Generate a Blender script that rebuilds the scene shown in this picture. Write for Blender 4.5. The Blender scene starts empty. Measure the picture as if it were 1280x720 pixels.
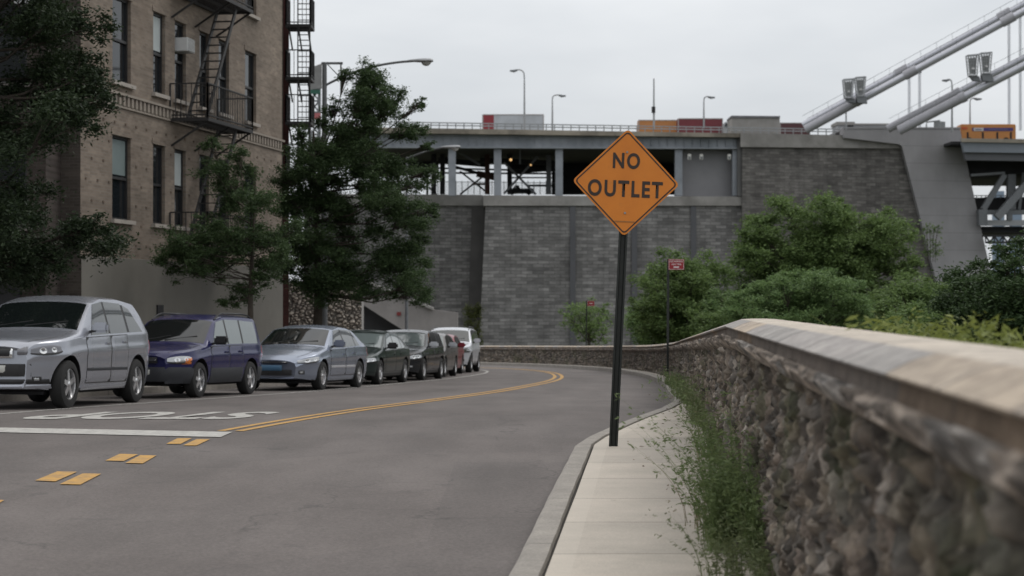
import bpy, bmesh, math, random
import numpy as np
from mathutils import Vector, Matrix, noise
C = bpy.context.scene.collection
F = 2200.0; EYE = 1.42; HOR = 378.0
rnd = random.Random(7); rng = np.random.default_rng(11)
def at(px, py, Y):                      # photo pixel and distance -> point in metres
    return Vector(((px-640)/F*Y, Y, EYE+(HOR-py)/F*Y))
def gz(y):                              # height of the pavement beside the road
    if y <= 20: return 0.0
    if y <= 28: return -0.0256*(y-20)**2/16.0
    if y <= 100: return -0.0256*(y-24)
    return -0.0256*76-0.01*(y-100)
def road_z(y): return gz(y)-0.14
# ---------------------------------------------------------------- objects
def link(name, me, mat=None, parent=None):
    o = bpy.data.objects.new(name, me); C.objects.link(o)
    if mat is not None:
        for m in (mat if isinstance(mat, (list, tuple)) else [mat]): me.materials.append(m)
    if parent is not None: o.parent = parent
    return o
def tag(o, label, cat, group=None):
    o['label'] = label; o['category'] = cat
    if group: o['group'] = group
    return o
def thing(name, label, cat, loc=(0,0,0), rz=0, group=None):
    o = bpy.data.objects.new(name, None); C.objects.link(o); o.empty_display_size = .3
    o.location = loc; o.rotation_euler = (0,0,rz)
    return tag(o, label, cat, group)
def struct(o): o['kind'] = 'structure'; return o
class MB:
    def __init__(s): s.v = []; s.f = []; s.mi = []
    def add(s, vs, fs, mi=0):
        b = len(s.v); s.v += [tuple(v) for v in vs]; s.f += [tuple(b+i for i in f) for f in fs]; s.mi += [mi]*len(fs); return s
    def box(s, c, d, M=None, mi=0):
        x,y,z = d[0]/2,d[1]/2,d[2]/2
        vs = [Vector((a*x,b*y,e*z)) for e in (-1,1) for b in (-1,1) for a in (-1,1)]
        if M is not None: vs = [M@v for v in vs]
        vs = [v+Vector(c) for v in vs]
        return s.add(vs, [(0,2,3,1),(4,5,7,6),(0,1,5,4),(2,6,7,3),(0,4,6,2),(1,3,7,5)], mi)
    def bar(s, a, b, w, h=None, up=(0,0,1), mi=0):
        a = Vector(a); b = Vector(b); h = h or w; d = b-a; L = d.length
        if L < 1e-6: return s
        d.normalize(); u = Vector(up)
        if abs(d.dot(u)) > .98: u = Vector((0,1,0))
        r = d.cross(u).normalized(); u = r.cross(d)
        vs = [p+r*(x*w/2)+u*(y*h/2) for p in (a,b) for (x,y) in ((-1,-1),(1,-1),(1,1),(-1,1))]
        return s.add(vs, [(3,2,1,0),(4,5,6,7),(0,1,5,4),(1,2,6,5),(2,3,7,6),(3,0,4,7)], mi)
    def tube(s, pts, rs, n=8, mi=0, cap=True):
        pts = [Vector(p) for p in pts]
        if not isinstance(rs, (list, tuple)): rs = [rs]*len(pts)
        b = len(s.v); u = None
        for i,p in enumerate(pts):
            d = (pts[min(i+1,len(pts)-1)]-pts[max(i-1,0)]).normalized()
            if u is None:
                u = Vector((0,0,1)) if abs(d.z) < .9 else Vector((1,0,0))
            u = (u-d*u.dot(d)).normalized(); r = d.cross(u)
            for k in range(n):
                a = 2*math.pi*k/n; q = p+(u*math.cos(a)+r*math.sin(a))*rs[i]; s.v.append(tuple(q))
        for i in range(len(pts)-1):
            for k in range(n):
                k2 = (k+1)%n; s.f.append((b+i*n+k, b+i*n+k2, b+(i+1)*n+k2, b+(i+1)*n+k)); s.mi.append(mi)
        if cap:
            s.f.append(tuple(b+k for k in range(n))[::-1]); s.mi.append(mi)
            s.f.append(tuple(b+(len(pts)-1)*n+k for k in range(n))); s.mi.append(mi)
        return s
    def lathe(s, prof, n=24, M=None, mi=0):      # prof (r, h) round the Y axis
        b = len(s.v); m = len(prof)
        for k in range(n):
            a = 2*math.pi*k/n
            for r,h in prof:
                v = Vector((r*math.cos(a), h, r*math.sin(a)))
                if M is not None: v = M@v
                s.v.append(tuple(v))
        for k in range(n):
            k2 = (k+1)%n
            for i in range(m-1):
                s.f.append((b+k*m+i, b+k*m+i+1, b+k2*m+i+1, b+k2*m+i)); s.mi.append(mi)
        return s
    def prism(s, pts, off, mi=0):                # polygon (3-D points) pushed along off
        pts = [Vector(p) for p in pts]; off = Vector(off); n = len(pts)
        fs = [tuple(range(n)), tuple(range(2*n-1,n-1,-1))]+[(i,(i+1)%n,(i+1)%n+n,i+n) for i in range(n)]
        return s.add(pts+[p+off for p in pts], fs, mi)
    def build(s, name, mat, parent=None, smooth=0, fix=True, bevel=0):
        me = bpy.data.meshes.new(name); me.from_pydata(s.v, [], s.f)
        if any(s.mi): me.polygons.foreach_set('material_index', s.mi)
        if fix or bevel:
            bm = bmesh.new(); bm.from_mesh(me)
            if fix: bmesh.ops.recalc_face_normals(bm, faces=bm.faces)
            if bevel: bmesh.ops.bevel(bm, geom=list(bm.edges), offset=bevel, segments=2, affect='EDGES', clamp_overlap=True)
            bm.to_mesh(me); bm.free()
        if smooth:
            me.shade_smooth(); me.set_sharp_from_angle(angle=math.radians(smooth))
        me.update()
        return link(name, me, mat, parent)
def grid_mesh(name, P, mat, parent=None, uv=None, col=None, smooth=180, closed=False):
    n,m = P.shape[:2]; me = bpy.data.meshes.new(name)
    idx = np.arange(n*m).reshape(n,m)
    q = np.stack([idx[:-1,:-1], idx[1:,:-1], idx[1:,1:], idx[:-1,1:]], -1).reshape(-1,4)
    me.from_pydata(P.reshape(-1,3).tolist(), [], q.tolist())
    if uv is not None:
        l = me.uv_layers.new(name='UVMap'); l.data.foreach_set('uv', uv.reshape(-1,2)[q.reshape(-1)].reshape(-1))
    if col is not None:
        a = me.color_attributes.new('Col','FLOAT_COLOR','POINT'); c4 = np.ones((n*m,4)); c4[:,:3] = col.reshape(-1,3); a.data.foreach_set('color', c4.reshape(-1))
    if smooth: me.shade_smooth(); me.set_sharp_from_angle(angle=math.radians(smooth))
    return link(name, me, mat, parent)
# ---------------------------------------------------------------- materials
MC = {}
class NT:
    def __init__(s, name):
        s.m = bpy.data.materials.new(name); s.m.use_nodes = True; s.t = s.m.node_tree; s.t.nodes.clear()
        s.out = s.n('ShaderNodeOutputMaterial'); s.b = s.n('ShaderNodeBsdfPrincipled'); s.l(s.b.outputs[0], s.out.inputs[0])
    def n(s, typ, **k):
        x = s.t.nodes.new(typ)
        for a,v in k.items():
            if a.startswith('i_'): x.inputs[a[2:].replace('_',' ')].default_value = v
            else: setattr(x, a, v)
        return x
    def l(s, a, b): s.t.links.new(a, b)
    def coord(s, kind='Object', scale=None):
        c = s.n('ShaderNodeTexCoord').outputs[kind]
        if scale is not None:
            mp = s.n('ShaderNodeMapping'); mp.inputs['Scale'].default_value = scale; s.l(c, mp.inputs[0]); c = mp.outputs[0]
        return c
    def noise(s, scale, detail=4, c=None, rough=.55, dist=0):
        x = s.n('ShaderNodeTexNoise'); x.inputs['Scale'].default_value = scale; x.inputs['Detail'].default_value = detail; x.inputs['Roughness'].default_value = rough; x.inputs['Distortion'].default_value = dist
        s.l(c if c is not None else s.coord(), x.inputs['Vector']); return x.outputs[0]
    def ramp(s, fac, stops):
        r = s.n('ShaderNodeValToRGB'); e = r.color_ramp.elements
        while len(e) < len(stops): e.new(.5)
        for i,(p,c) in enumerate(stops): e[i].position = p; e[i].color = (*c,1)
        s.l(fac, r.inputs[0]); return r.outputs[0]
    def mix(s, fac, a, b, mode='MIX'):
        x = s.n('ShaderNodeMix', data_type='RGBA', blend_type=mode)
        for k,v in ((0,fac),(6,a),(7,b)):
            if hasattr(v,'links'): s.l(v, x.inputs[k])
            elif k == 0: x.inputs[0].default_value = v
            else: x.inputs[k].default_value = (*v,1)
        return x.outputs[2]
    def math(s, op, a, b=0, c=None):
        x = s.n('ShaderNodeMath', operation=op)
        for k,v in enumerate((a,b,c)):
            if v is None: continue
            if hasattr(v,'links'): s.l(v, x.inputs[k])
            else: x.inputs[k].default_value = v
        return x.outputs[0]
    def bump(s, h, st=.3, d=.02):
        x = s.n('ShaderNodeBump'); x.inputs['Strength'].default_value = st; x.inputs['Distance'].default_value = d
        s.l(h, x.inputs['Height']); s.l(x.outputs[0], s.b.inputs['Normal'])
    def setp(s, **k):
        for a,v in k.items():
            i = s.b.inputs[a.replace('_',' ')]
            if hasattr(v,'links'): s.l(v, i)
            elif isinstance(v, (tuple,list)): i.default_value = (*v,1) if len(v) == 3 else v
            else: i.default_value = v
        return s.m
def plain(name, col, rough=.6, metal=0, var=.12, scale=3, bump=0, coat=0, spec=.5, dirt=None):
    if name in MC: return MC[name]
    t = NT(name); n = t.noise(scale, 5)
    c = t.ramp(n, [(.25, tuple(x*(1-var) for x in col)), (.75, tuple(min(1,x*(1+var)) for x in col))])
    if dirt:
        n2 = t.noise(scale*.35, 6, rough=.7); f = t.ramp(n2, [(.45,(0,0,0)),(.7,(1,1,1))]); c = t.mix(f, c, dirt)
    if bump: t.bump(t.noise(scale*8, 4), bump, .01)
    t.setp(Base_Color=c, Roughness=rough, Metallic=metal, Coat_Weight=coat, Specular_IOR_Level=spec)
    MC[name] = t.m; return t.m
def carpaint(name, col, metal=.6, rough=.32):
    t = NT(name); n = t.noise(1.5, 6, rough=.7)
    d = t.ramp(n, [(.4,(0,0,0)),(.75,(1,1,1))]); c = t.mix(t.math('MULTIPLY', d, .25), col, tuple(.5*x+.03 for x in col))
    t.setp(Base_Color=c, Roughness=rough, Metallic=metal, Coat_Weight=.4, Coat_Roughness=.06); return t.m
def emit(name, col, st):
    t = NT(name); t.setp(Base_Color=col, Emission_Color=col, Emission_Strength=st); return t.m
def brick_mat(name, u, c1, c2, mort, bw, bh, var=.25, mw=.012, bias=0, stain=None, bump=.4, streak=0):
    t = NT(name); co = t.coord(); sx = t.n('ShaderNodeSeparateXYZ'); t.l(co, sx.inputs[0])
    cb = t.n('ShaderNodeCombineXYZ'); t.l(sx.outputs[u], cb.inputs[0]); t.l(sx.outputs[2], cb.inputs[1])
    b = t.n('ShaderNodeTexBrick'); b.inputs['Scale'].default_value = 1; b.inputs['Brick Width'].default_value = bw; b.inputs['Row Height'].default_value = bh
    b.inputs['Mortar Size'].default_value = mw; b.inputs['Mortar Smooth'].default_value = .3; b.inputs['Bias'].default_value = bias
    b.inputs['Color1'].default_value = (*c1,1); b.inputs['Color2'].default_value = (*c2,1); b.inputs['Mortar'].default_value = (*mort,1)
    t.l(cb.outputs[0], b.inputs['Vector'])
    n = t.noise(.35, 6, rough=.65); f = t.ramp(n, [(.3,(1-var,)*3),(.7,(1+var,)*3)])
    c = t.mix(1, b.outputs[0], f, 'MULTIPLY')
    n3 = t.noise(1, 3, c=t.coord(scale=(.9,.9,6)), rough=.6); f3 = t.ramp(n3, [(.3,(1-var*.8,)*3),(.7,(1+var*.8,)*3)]); c = t.mix(1, c, f3, 'MULTIPLY')
    if streak:
        n2 = t.noise(1, 5, c=t.coord(scale=(.5,.5,.035)), rough=.65); f2 = t.ramp(n2, [(.35,(1-streak,)*3),(.62,(1,1,1))]); c = t.mix(1, c, f2, 'MULTIPLY')
    if stain:
        n2 = t.noise(.6, 6, rough=.7); c = t.mix(t.math('MULTIPLY', t.ramp(n2, [(.5,(0,0,0)),(.75,(1,1,1))]), .5), c, stain)
    t.bump(b.outputs[1], -bump, .02)
    t.setp(Base_Color=c, Roughness=.88, Specular_IOR_Level=.3); return t.m
def leaf_mat(name, dark, light, trans=.25):
    t = NT(name); g = t.n('ShaderNodeNewGeometry')
    n = t.noise(.9, 3); k = t.math('ADD', t.math('MULTIPLY', g.outputs['Random Per Island'], .6), t.math('MULTIPLY', n, .5))
    c = t.ramp(k, [(.15,dark),(.55,tuple((a+b)/2 for a,b in zip(dark,light))),(.95,light)])
    t.setp(Base_Color=c, Roughness=.6, Specular_IOR_Level=.25)
    tr = t.n('ShaderNodeBsdfTranslucent'); t.l(t.mix(.5, c, tuple(x*1.3 for x in light)), tr.inputs[0])
    mx = t.n('ShaderNodeMixShader'); mx.inputs[0].default_value = trans; t.l(t.b.outputs[0], mx.inputs[1]); t.l(tr.outputs[0], mx.inputs[2]); t.l(mx.outputs[0], t.out.inputs[0])
    return t.m
def asphalt():
    t = NT('asphalt'); g = t.noise(38, 5, rough=.8); big = t.noise(.22, 5, rough=.6); mid = t.noise(1, 4, c=t.coord(scale=(1.3,.35,1)))
    c = t.ramp(big, [(.3,(.100,.088,.083)),(.7,(.136,.122,.116))])
    c = t.mix(.6, c, t.ramp(mid, [(.3,(.7,.7,.7)),(.7,(1.25,1.24,1.24))]), 'MULTIPLY')
    c = t.mix(.75, c, t.ramp(g, [(.32,(.6,.6,.6)),(.68,(1.4,1.4,1.4))]), 'MULTIPLY')
    v = t.n('ShaderNodeTexVoronoi', feature='DISTANCE_TO_EDGE'); v.inputs['Scale'].default_value = .3
    wv = t.n('ShaderNodeVectorMath', operation='ADD'); t.l(t.coord(), wv.inputs[0]); nn = t.n('ShaderNodeTexNoise'); nn.inputs['Scale'].default_value = 1.2; nn.inputs['Detail'].default_value = 5
    t.l(t.coord(), nn.inputs['Vector']); sc = t.n('ShaderNodeVectorMath', operation='SCALE'); sc.inputs['Scale'].default_value = 1.6; t.l(nn.outputs[1], sc.inputs[0]); t.l(sc.outputs[0], wv.inputs[1]); t.l(wv.outputs[0], v.inputs['Vector'])
    cr = t.ramp(v.outputs[0], [(.0,(1,1,1)),(.006,(0,0,0))]); cr = t.math('MULTIPLY', cr, t.ramp(t.noise(.3,2), [(.42,(0,0,0)),(.5,(1,1,1))]))
    pv = t.n('ShaderNodeTexVoronoi', distance='CHEBYCHEV'); pv.inputs['Scale'].default_value = .16; t.l(t.coord(), pv.inputs['Vector']); pc = t.n('ShaderNodeSeparateColor'); t.l(pv.outputs['Color'], pc.inputs[0]); c = t.mix(1, c, t.ramp(pc.outputs[0], [(.0,(.93,.93,.93)),(.7,(1,1,1)),(.85,(1.05,1.045,1.04))]), 'MULTIPLY')
    c = t.mix(t.math('MULTIPLY', cr, .55), c, (.04,.038,.037))
    st = t.ramp(t.noise(.9, 4, rough=.7, dist=.6), [(.62,(0,0,0)),(.70,(1,1,1))]); c = t.mix(t.math('MULTIPLY', st, .4), c, (.055,.05,.05))
    t.bump(g, .25, .006); t.setp(Base_Color=c, Roughness=.85, Specular_IOR_Level=.35); return t.m
def paint_mat(name, col):
    t = NT(name); w = t.ramp(t.noise(7, 8, rough=.8), [(.38,(0,0,0)),(.56,(1,1,1))])
    c = t.mix(t.math('ADD', t.math('MULTIPLY', w, .5), .5), (.12,.115,.11), col); t.setp(Base_Color=c, Roughness=.8); return t.m
def sidewalk_mat():
    t = NT('sidewalk_concrete'); uv = t.coord('UV'); sx = t.n('ShaderNodeSeparateXYZ'); t.l(uv, sx.inputs[0])
    fr = t.math('FRACT', t.math('DIVIDE', sx.outputs[1], 1.42)); d = t.math('ABSOLUTE', t.math('SUBTRACT', fr, .5))
    wob = t.math('MULTIPLY', t.noise(3,3), .006)
    j = t.math('GREATER_THAN', t.math('ADD', d, wob), .494)
    c = t.ramp(t.noise(1.1, 7, rough=.7), [(.3,(.35,.32,.28)),(.7,(.48,.435,.38))])
    fl = t.math('FLOOR', t.math('DIVIDE', sx.outputs[1], 1.42)); wn = t.n('ShaderNodeTexWhiteNoise', noise_dimensions='1D'); t.l(fl, wn.inputs['W'])
    c = t.mix(1, c, t.ramp(wn.outputs[0], [(0,(.9,.9,.9)),(1,(1.1,1.09,1.07))]), 'MULTIPLY')
    sp = t.ramp(t.noise(90,2), [(.3,(.8,.8,.8)),(.7,(1.15,1.15,1.15))]); c = t.mix(.7, c, sp, 'MULTIPLY')
    st = t.ramp(t.noise(5, 5, rough=.75), [(.62,(0,0,0)),(.72,(1,1,1))]); c = t.mix(t.math('MULTIPLY', st, .5), c, (.14,.125,.10))
    gr = t.ramp(sx.outputs[0], [(.0,(0,0,0)),(.82,(0,0,0)),(1.0,(1,1,1))]); gm = t.n('ShaderNodeMapRange'); gm.inputs[1].default_value = .85; gm.inputs[2].default_value = 1.25; t.l(sx.outputs[0], gm.inputs[0]); c = t.mix(t.math('MULTIPLY', t.math('MULTIPLY', gm.outputs[0], t.ramp(t.noise(4,5,rough=.75), [(.35,(0,0,0)),(.6,(1,1,1))])), .7), c, (.10,.09,.065))
    edge = t.math('LESS_THAN', sx.outputs[0], .13); c = t.mix(t.math('MULTIPLY', edge, .35), c, (.50,.46,.40))
    c = t.mix(t.math('MULTIPLY', j, .5), c, (.08,.075,.062))
    t.bump(t.math('SUBTRACT', t.noise(50,4), t.math('MULTIPLY', j, 3)), .3, .006); t.setp(Base_Color=c, Roughness=.85); return t.m
def vcol_mat(name, rough=.9, bump=.5, gloss=.3):
    t = NT(name); a = t.n('ShaderNodeVertexColor'); a.layer_name = 'Col'
    c = t.mix(.8, a.outputs[0], t.ramp(t.noise(22, 6, rough=.7), [(.3,(.62,.6,.6)),(.7,(1.38,1.38,1.36))]), 'MULTIPLY')
    c = t.mix(.7, c, t.ramp(t.noise(3.3, 5, rough=.7), [(.3,(.65,.65,.66)),(.7,(1.3,1.28,1.25))]), 'MULTIPLY')
    t.bump(t.noise(35, 6, rough=.7), bump, .015); t.setp(Base_Color=c, Roughness=rough, Specular_IOR_Level=gloss); return t.m
# ---------------------------------------------------------------- world, sun, camera
sc = bpy.context.scene
w = bpy.data.worlds.new('World'); sc.world = w; w.use_nodes = True; nt = w.node_tree; nt.nodes.clear()
N = nt.nodes.new; L = nt.links.new
SUN_EL, SUN_AZ = 52, 55      # azimuth clockwise from +Y (towards +X)
out = N('ShaderNodeOutputWorld'); bg = N('ShaderNodeBackground'); bg.inputs[1].default_value = .10; L(bg.outputs[0], out.inputs[0])
sky = N('ShaderNodeTexSky'); sky.sky_type = 'NISHITA'; sky.sun_disc = False; sky.sun_elevation = math.radians(SUN_EL); sky.sun_rotation = math.radians(SUN_AZ); sky.dust_density = 3
tc = N('ShaderNodeTexCoord'); sp = N('ShaderNodeSeparateXYZ'); L(tc.outputs['Generated'], sp.inputs[0])
mpn = N('ShaderNodeMapping'); mpn.inputs['Scale'].default_value = (1,1,3.2); L(tc.outputs['Generated'], mpn.inputs[0])
nz = N('ShaderNodeTexNoise'); nz.inputs['Scale'].default_value = 2.6; nz.inputs['Detail'].default_value = 5; nz.inputs['Roughness'].default_value = .5; L(mpn.outputs[0], nz.inputs['Vector'])
cr = N('ShaderNodeValToRGB'); cr.color_ramp.elements[0].position = .3; cr.color_ramp.elements[1].position = .72
cr.color_ramp.elements[0].color = (5.5,5.85,6.25,1); cr.color_ramp.elements[1].color = (8.6,8.8,9.0,1); L(nz.outputs[0], cr.inputs[0])
el = N('ShaderNodeMapRange'); el.inputs[1].default_value = 0; el.inputs[2].default_value = 1; el.inputs[3].default_value = 1; el.inputs[4].default_value = 2.0; L(sp.outputs[2], el.inputs[0])
vm = N('ShaderNodeVectorMath'); vm.operation = 'SCALE'; L(cr.outputs[0], vm.inputs[0]); L(el.outputs[0], vm.inputs['Scale'])
mx = N('ShaderNodeMix'); mx.data_type = 'RGBA'; mx.inputs[0].default_value = .9; L(sky.outputs[0], mx.inputs[6]); wm = N('ShaderNodeMix'); wm.data_type = 'RGBA'; wm.blend_type = 'MULTIPLY'; L(sp.outputs[2], wm.inputs[0]); L(vm.outputs[0], wm.inputs[6]); wm.inputs[7].default_value = (1.04,.985,.93,1); L(wm.outputs[2], mx.inputs[7]); L(mx.outputs[2], bg.inputs[0])
sl = bpy.data.lights.new('sun','SUN'); sl.energy = .8; sl.angle = math.radians(25); sl.color = (1,.96,.9)
so = bpy.data.objects.new('sun', sl); C.objects.link(so)
d = Vector((math.sin(math.radians(SUN_AZ))*math.cos(math.radians(SUN_EL)), math.cos(math.radians(SUN_AZ))*math.cos(math.radians(SUN_EL)), math.sin(math.radians(SUN_EL))))
so.rotation_euler = (-d).to_track_quat('-Z','Y').to_euler(); so.location = (30,20,60)
cam = bpy.data.cameras.new('camera'); co = bpy.data.objects.new('camera', cam); C.objects.link(co); sc.camera = co
co.location = (0,0,EYE); co.rotation_euler = (math.radians(90)+math.atan(18/F), 0, 0)
cam.sensor_width = 36; cam.lens = F/1280*36; cam.clip_end = 6000; cam.clip_start = .05
cam.dof.use_dof = True; cam.dof.focus_distance = 17.4; cam.dof.aperture_fstop = 3.3
sc.view_settings.view_transform = 'Standard'; sc.view_settings.look = 'None'; sc.view_settings.exposure = 0; sc.view_settings.gamma = 1
sc.render.engine = 'CYCLES'
# common materials
M_steel = plain('weathered_steel', (.16,.17,.18), .55, .3, .2, 6)
M_black = plain('black_metal', (.012,.013,.013), .5, 0, .2, 8)
M_iron = plain('iron_paint', (.018,.017,.017), .6, 0, .25, 6)
M_galv = plain('galvanised_metal', (.30,.31,.32), .5, .5, .12, 5)
M_girder = plain('girder_paint', (.25,.27,.30), .6, 0, .12, .5, dirt=(.15,.17,.19))
M_conc = plain('old_concrete', (.27,.262,.25), .9, 0, .2, .5, dirt=(.16,.155,.145), bump=.2)
M_conc_light = plain('pale_concrete', (.175,.175,.19), .9, 0, .10, .12, dirt=(.15,.15,.16))
M_parapet = plain('stained_concrete', (.29,.26,.215), .9, 0, .25, .4, dirt=(.09,.08,.065))
M_dark = plain('dark_steel_and_shade', (.02,.02,.022), .8, 0, .3, 1)  # near-black for dark parts; also stands for shade under decks
M_rust = plain('rusty_steel', (.06,.03,.022), .85, 0, .4, 2)
M_bark = plain('bark', (.045,.036,.028), .95, 0, .35, 9, bump=.6)
M_glass_d = NT('dim_window_glass').setp(Base_Color=(.010,.012,.013), Roughness=.35, Specular_IOR_Level=.15)
M_glass = NT('window_glass').setp(Base_Color=(.012,.015,.018), Roughness=.06, Specular_IOR_Level=.6)
# ================================================================ ground
def resample(pts, step):
    out = []
    for a,b in zip(pts[:-1], pts[1:]):
        a = Vector(a); b = Vector(b); n = max(1, int(math.ceil((b-a).length/step)))
        out += [a.lerp(b, i/n) for i in range(n)]
    return out+[Vector(pts[-1])]
def catmull(pts, n=8):
    P = [Vector(p) for p in pts]; P = [P[0]*2-P[1]]+P+[P[-1]*2-P[-2]]; out = []
    for i in range(1, len(P)-2):
        for k in range(n):
            t = k/n; a,b,c,d = P[i-1:i+3]
            out.append(.5*((2*b)+(c-a)*t+(2*a-5*b+4*c-d)*t*t+(3*b-a-3*c+d)*t**3))
    return out+[P[-2]]
wl = lambda y: .67+.0773*y
cl = lambda y: -.72+.0773*y
WALL = [Vector((wl(y),y)) for y in (-4,0,6,12,18,24,32,40)]+catmull([(4.03,44),(4.45,53),(4.5,61),(4.1,70),(2.3,84),(-2.3,99),(-11,114),(-26,128)], 6)
CURB = [Vector((cl(y),y)) for y in (-4,0,6,12,17.6)]+[Vector(p) for p in ((.80,18.6),(1.10,20.0),(1.48,21.7),(2.03,24.1),(2.45,26.6))]+catmull([(2.66,28.6),(3.02,34),(3.66,42.5),(4.08,53),(4.08,61),(3.68,70),(1.9,83.2),(-2.7,98.2),(-11.4,113),(-26.3,127)], 6)
LCURB = [Vector((-60,23.0)),Vector((-14,23.6)),Vector((-11.0,24.2)),Vector((-10.1,25.6))]+catmull([(-9.45,27.5),(-8.1,34),(-6.75,39),(-5.75,45),(-4.95,50.6),(-4.6,55),(-4.55,61),(-4.9,68),(-6.6,76),(-11,84),(-22,92)], 5)
def normals2(P):
    out = []
    for i in range(len(P)):
        d = (P[min(i+1,len(P)-1)]-P[max(i-1,0)]).normalized(); out.append(Vector((d.y,-d.x)))   # right-hand side
    return out
# terrain sheet to the horizon: low ground beyond the parapet
def terrain(x, y):
    w_ = np.interp(y, [p.y for p in WALL[:-20]]+[200], [p.x for p in WALL[:-20]]+[-60]) if y < 100 else -200
    base = gz(max(y,0))-.45
    if y > 128: base = min(base, -2.4)
    dist = x-(w_+.35) if y < 95 else max(y-128, x+2, 0)
    if x < -30: dist = max(0, y-140)
    drop = min(9.5, max(0, dist)*.42) if dist > 0 else 0
    return base-drop+ (noise.noise(Vector((x*.15,y*.15,0)))*.25*min(1,drop))
xs = np.concatenate([np.linspace(-3000,-150,9)[:-1], np.arange(-150,150,2.5), np.linspace(150,3000,9)])
ys = np.concatenate([np.linspace(-600,-30,6)[:-1], np.arange(-30,290,2.5), np.linspace(290,5000,12)])
P = np.array([[(x,y,terrain(x,y)) for x in xs] for y in ys])
gt = NT('rough_ground'); gc = gt.ramp(gt.noise(.4,6,rough=.7), [(.35,(.05,.045,.03)),(.55,(.05,.06,.025)),(.7,(.09,.08,.055))]); gt.bump(gt.noise(3,6),.5,.1); gt.setp(Base_Color=gc, Roughness=.95)
struct(grid_mesh('ground', P, gt.m))
# road: everything between the kerbs and under the pavements
def inside(x, y):
    i = min(range(len(WALL)), key=lambda k: (WALL[k]-Vector((x,y))).length_squared)
    n = normals2(WALL)[i]; return (Vector((x,y))-WALL[i]).dot(n) < .12
wn_ = normals2(WALL)
rx = np.arange(-46, 6.2, .8); ry = np.arange(-14, 132, 1.0)
rm = MB(); idm = {}
WP = np.array([(p.x,p.y) for p in resample(WALL,.5)]); WN = np.array([(n.x,n.y) for n in normals2(resample(WALL,.5))])
def side(x, y):
    k = np.argmin((WP[:,0]-x)**2+(WP[:,1]-y)**2); return (x-WP[k,0])*WN[k,0]+(y-WP[k,1])*WN[k,1]
for j,y in enumerate(ry):
    for i,x in enumerate(rx):
        s_ = side(x, y) if x > -30 or y > 100 else -1
        if s_ > 1.0: continue
        if s_ > .12:
            k = np.argmin((WP[:,0]-x)**2+(WP[:,1]-y)**2); x2 = x-WN[k,0]*(s_-.12); y2 = y-WN[k,1]*(s_-.12)
        else: x2,y2 = x,y
        idm[(i,j)] = len(rm.v); rm.v.append((x2,y2,road_z(y2)))
for j in range(len(ry)-1):
    for i in range(len(rx)-1):
        q = [(i,j),(i+1,j),(i+1,j+1),(i,j+1)]
        if all(k in idm for k in q): rm.f.append(tuple(idm[k] for k in q)); rm.mi.append(0)
struct(rm.build('road', asphalt(), fix=False, smooth=180))
# kerb right: granite/concrete kerb stones
def strip_path(path, offs, zs, step):          # cross-section (offset to the right, height over gz) swept along path
    Q = resample(path, step); Nn = normals2(Q); s = 0; rows = []; uvs = []
    for i,p in enumerate(Q):
        if i: s += (p-Q[i-1]).length
        rows.append([(p.x+Nn[i].x*o, p.y+Nn[i].y*o, gz(p.y)+z) for o,z in zip(offs,zs)]); uvs.append([(o,s) for o in offs])
    return np.array(rows), np.array(uvs)
kt = NT('kerb_concrete'); kuv = kt.coord('UV'); ks = kt.n('ShaderNodeSeparateXYZ'); kt.l(kuv, ks.inputs[0])
kf = kt.math('ABSOLUTE', kt.math('SUBTRACT', kt.math('FRACT', kt.math('DIVIDE', ks.outputs[1], 2.4)), .5)); kj = kt.math('GREATER_THAN', kf, .497)
kc = kt.ramp(kt.noise(2,7,rough=.75), [(.3,(.20,.185,.165)),(.5,(.26,.24,.215)),(.7,(.33,.305,.27))])
kc = kt.mix(.5, kc, kt.ramp(kt.noise(60,3), [(.3,(.6,.6,.6)),(.7,(1.3,1.3,1.3))]), 'MULTIPLY'); kc = kt.mix(kt.math('MULTIPLY',kj,.8), kc, (.04,.04,.035))
kt.bump(kt.noise(30,5),.35,.01); kt.setp(Base_Color=kc, Roughness=.85); M_kerb = kt.m
P,uv = strip_path(CURB, (-.02,-.012,.02,.15,.155,.155), (-.20,-.015,.004,.004,-.01,-.10), .35)
for r in range(len(P)): P[r,:,0] += .002*math.sin(r*1.7)+.003*math.sin(r*.33)
struct(grid_mesh('kerb', P, M_kerb, uv=uv, smooth=40))
# pavement between kerb and wall (pairs of points kerb -> wall)
def pair_rows(inner, outer, step):
    A = resample(inner, step); out = []; uvs = []; s = 0
    OW = resample(outer, .15); OA = np.array([(p.x,p.y) for p in OW]); Na = normals2(A)
    for i,p in enumerate(A):
        if i: s += (p-A[i-1]).length
        p1 = p+Na[i]*.184
        if p.y < 44:
            y = p1.y; q = Vector((wl(y)+.08, y))
        else:
            k = np.argmin((OA[:,0]-p.x)**2+(OA[:,1]-p.y)**2); q = OW[k]+normals2(OW[max(0,k-1):k+2])[1 if 0<k<len(OW)-1 else 0]*.08
        out.append((p1,q)); uvs.append(s)
    return out, uvs
pr,ss = pair_rows(CURB, WALL, .35)
T = [0,0,.04,.12,.25,.5,.75,1]; rows = []; uvr = []
for (a,b),s_ in zip(pr, ss):
    wdt = (b-a).length; r = []; u = []
    for k,t in enumerate(T):
        q = a.lerp(b, t); z = gz(q.y)+ (-.15 if k == 0 else .006*noise.noise(Vector((q.x*.7,q.y*.7,3))))
        r.append((q.x,q.y,z)); u.append((t*wdt, q.y))
    rows.append(r); uvr.append(u)
struct(grid_mesh('pavement', np.array(rows), sidewalk_mat(), uv=np.array(uvr), smooth=50))
# dark bedding seen in the gap between kerb and pavement
P,uv = strip_path(CURB, (.14,.19), (-.03,-.03), .35)
struct(grid_mesh('kerb_joint', P, plain('joint_dirt',(.03,.027,.022),.95,0,.3,20), smooth=0))
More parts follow.
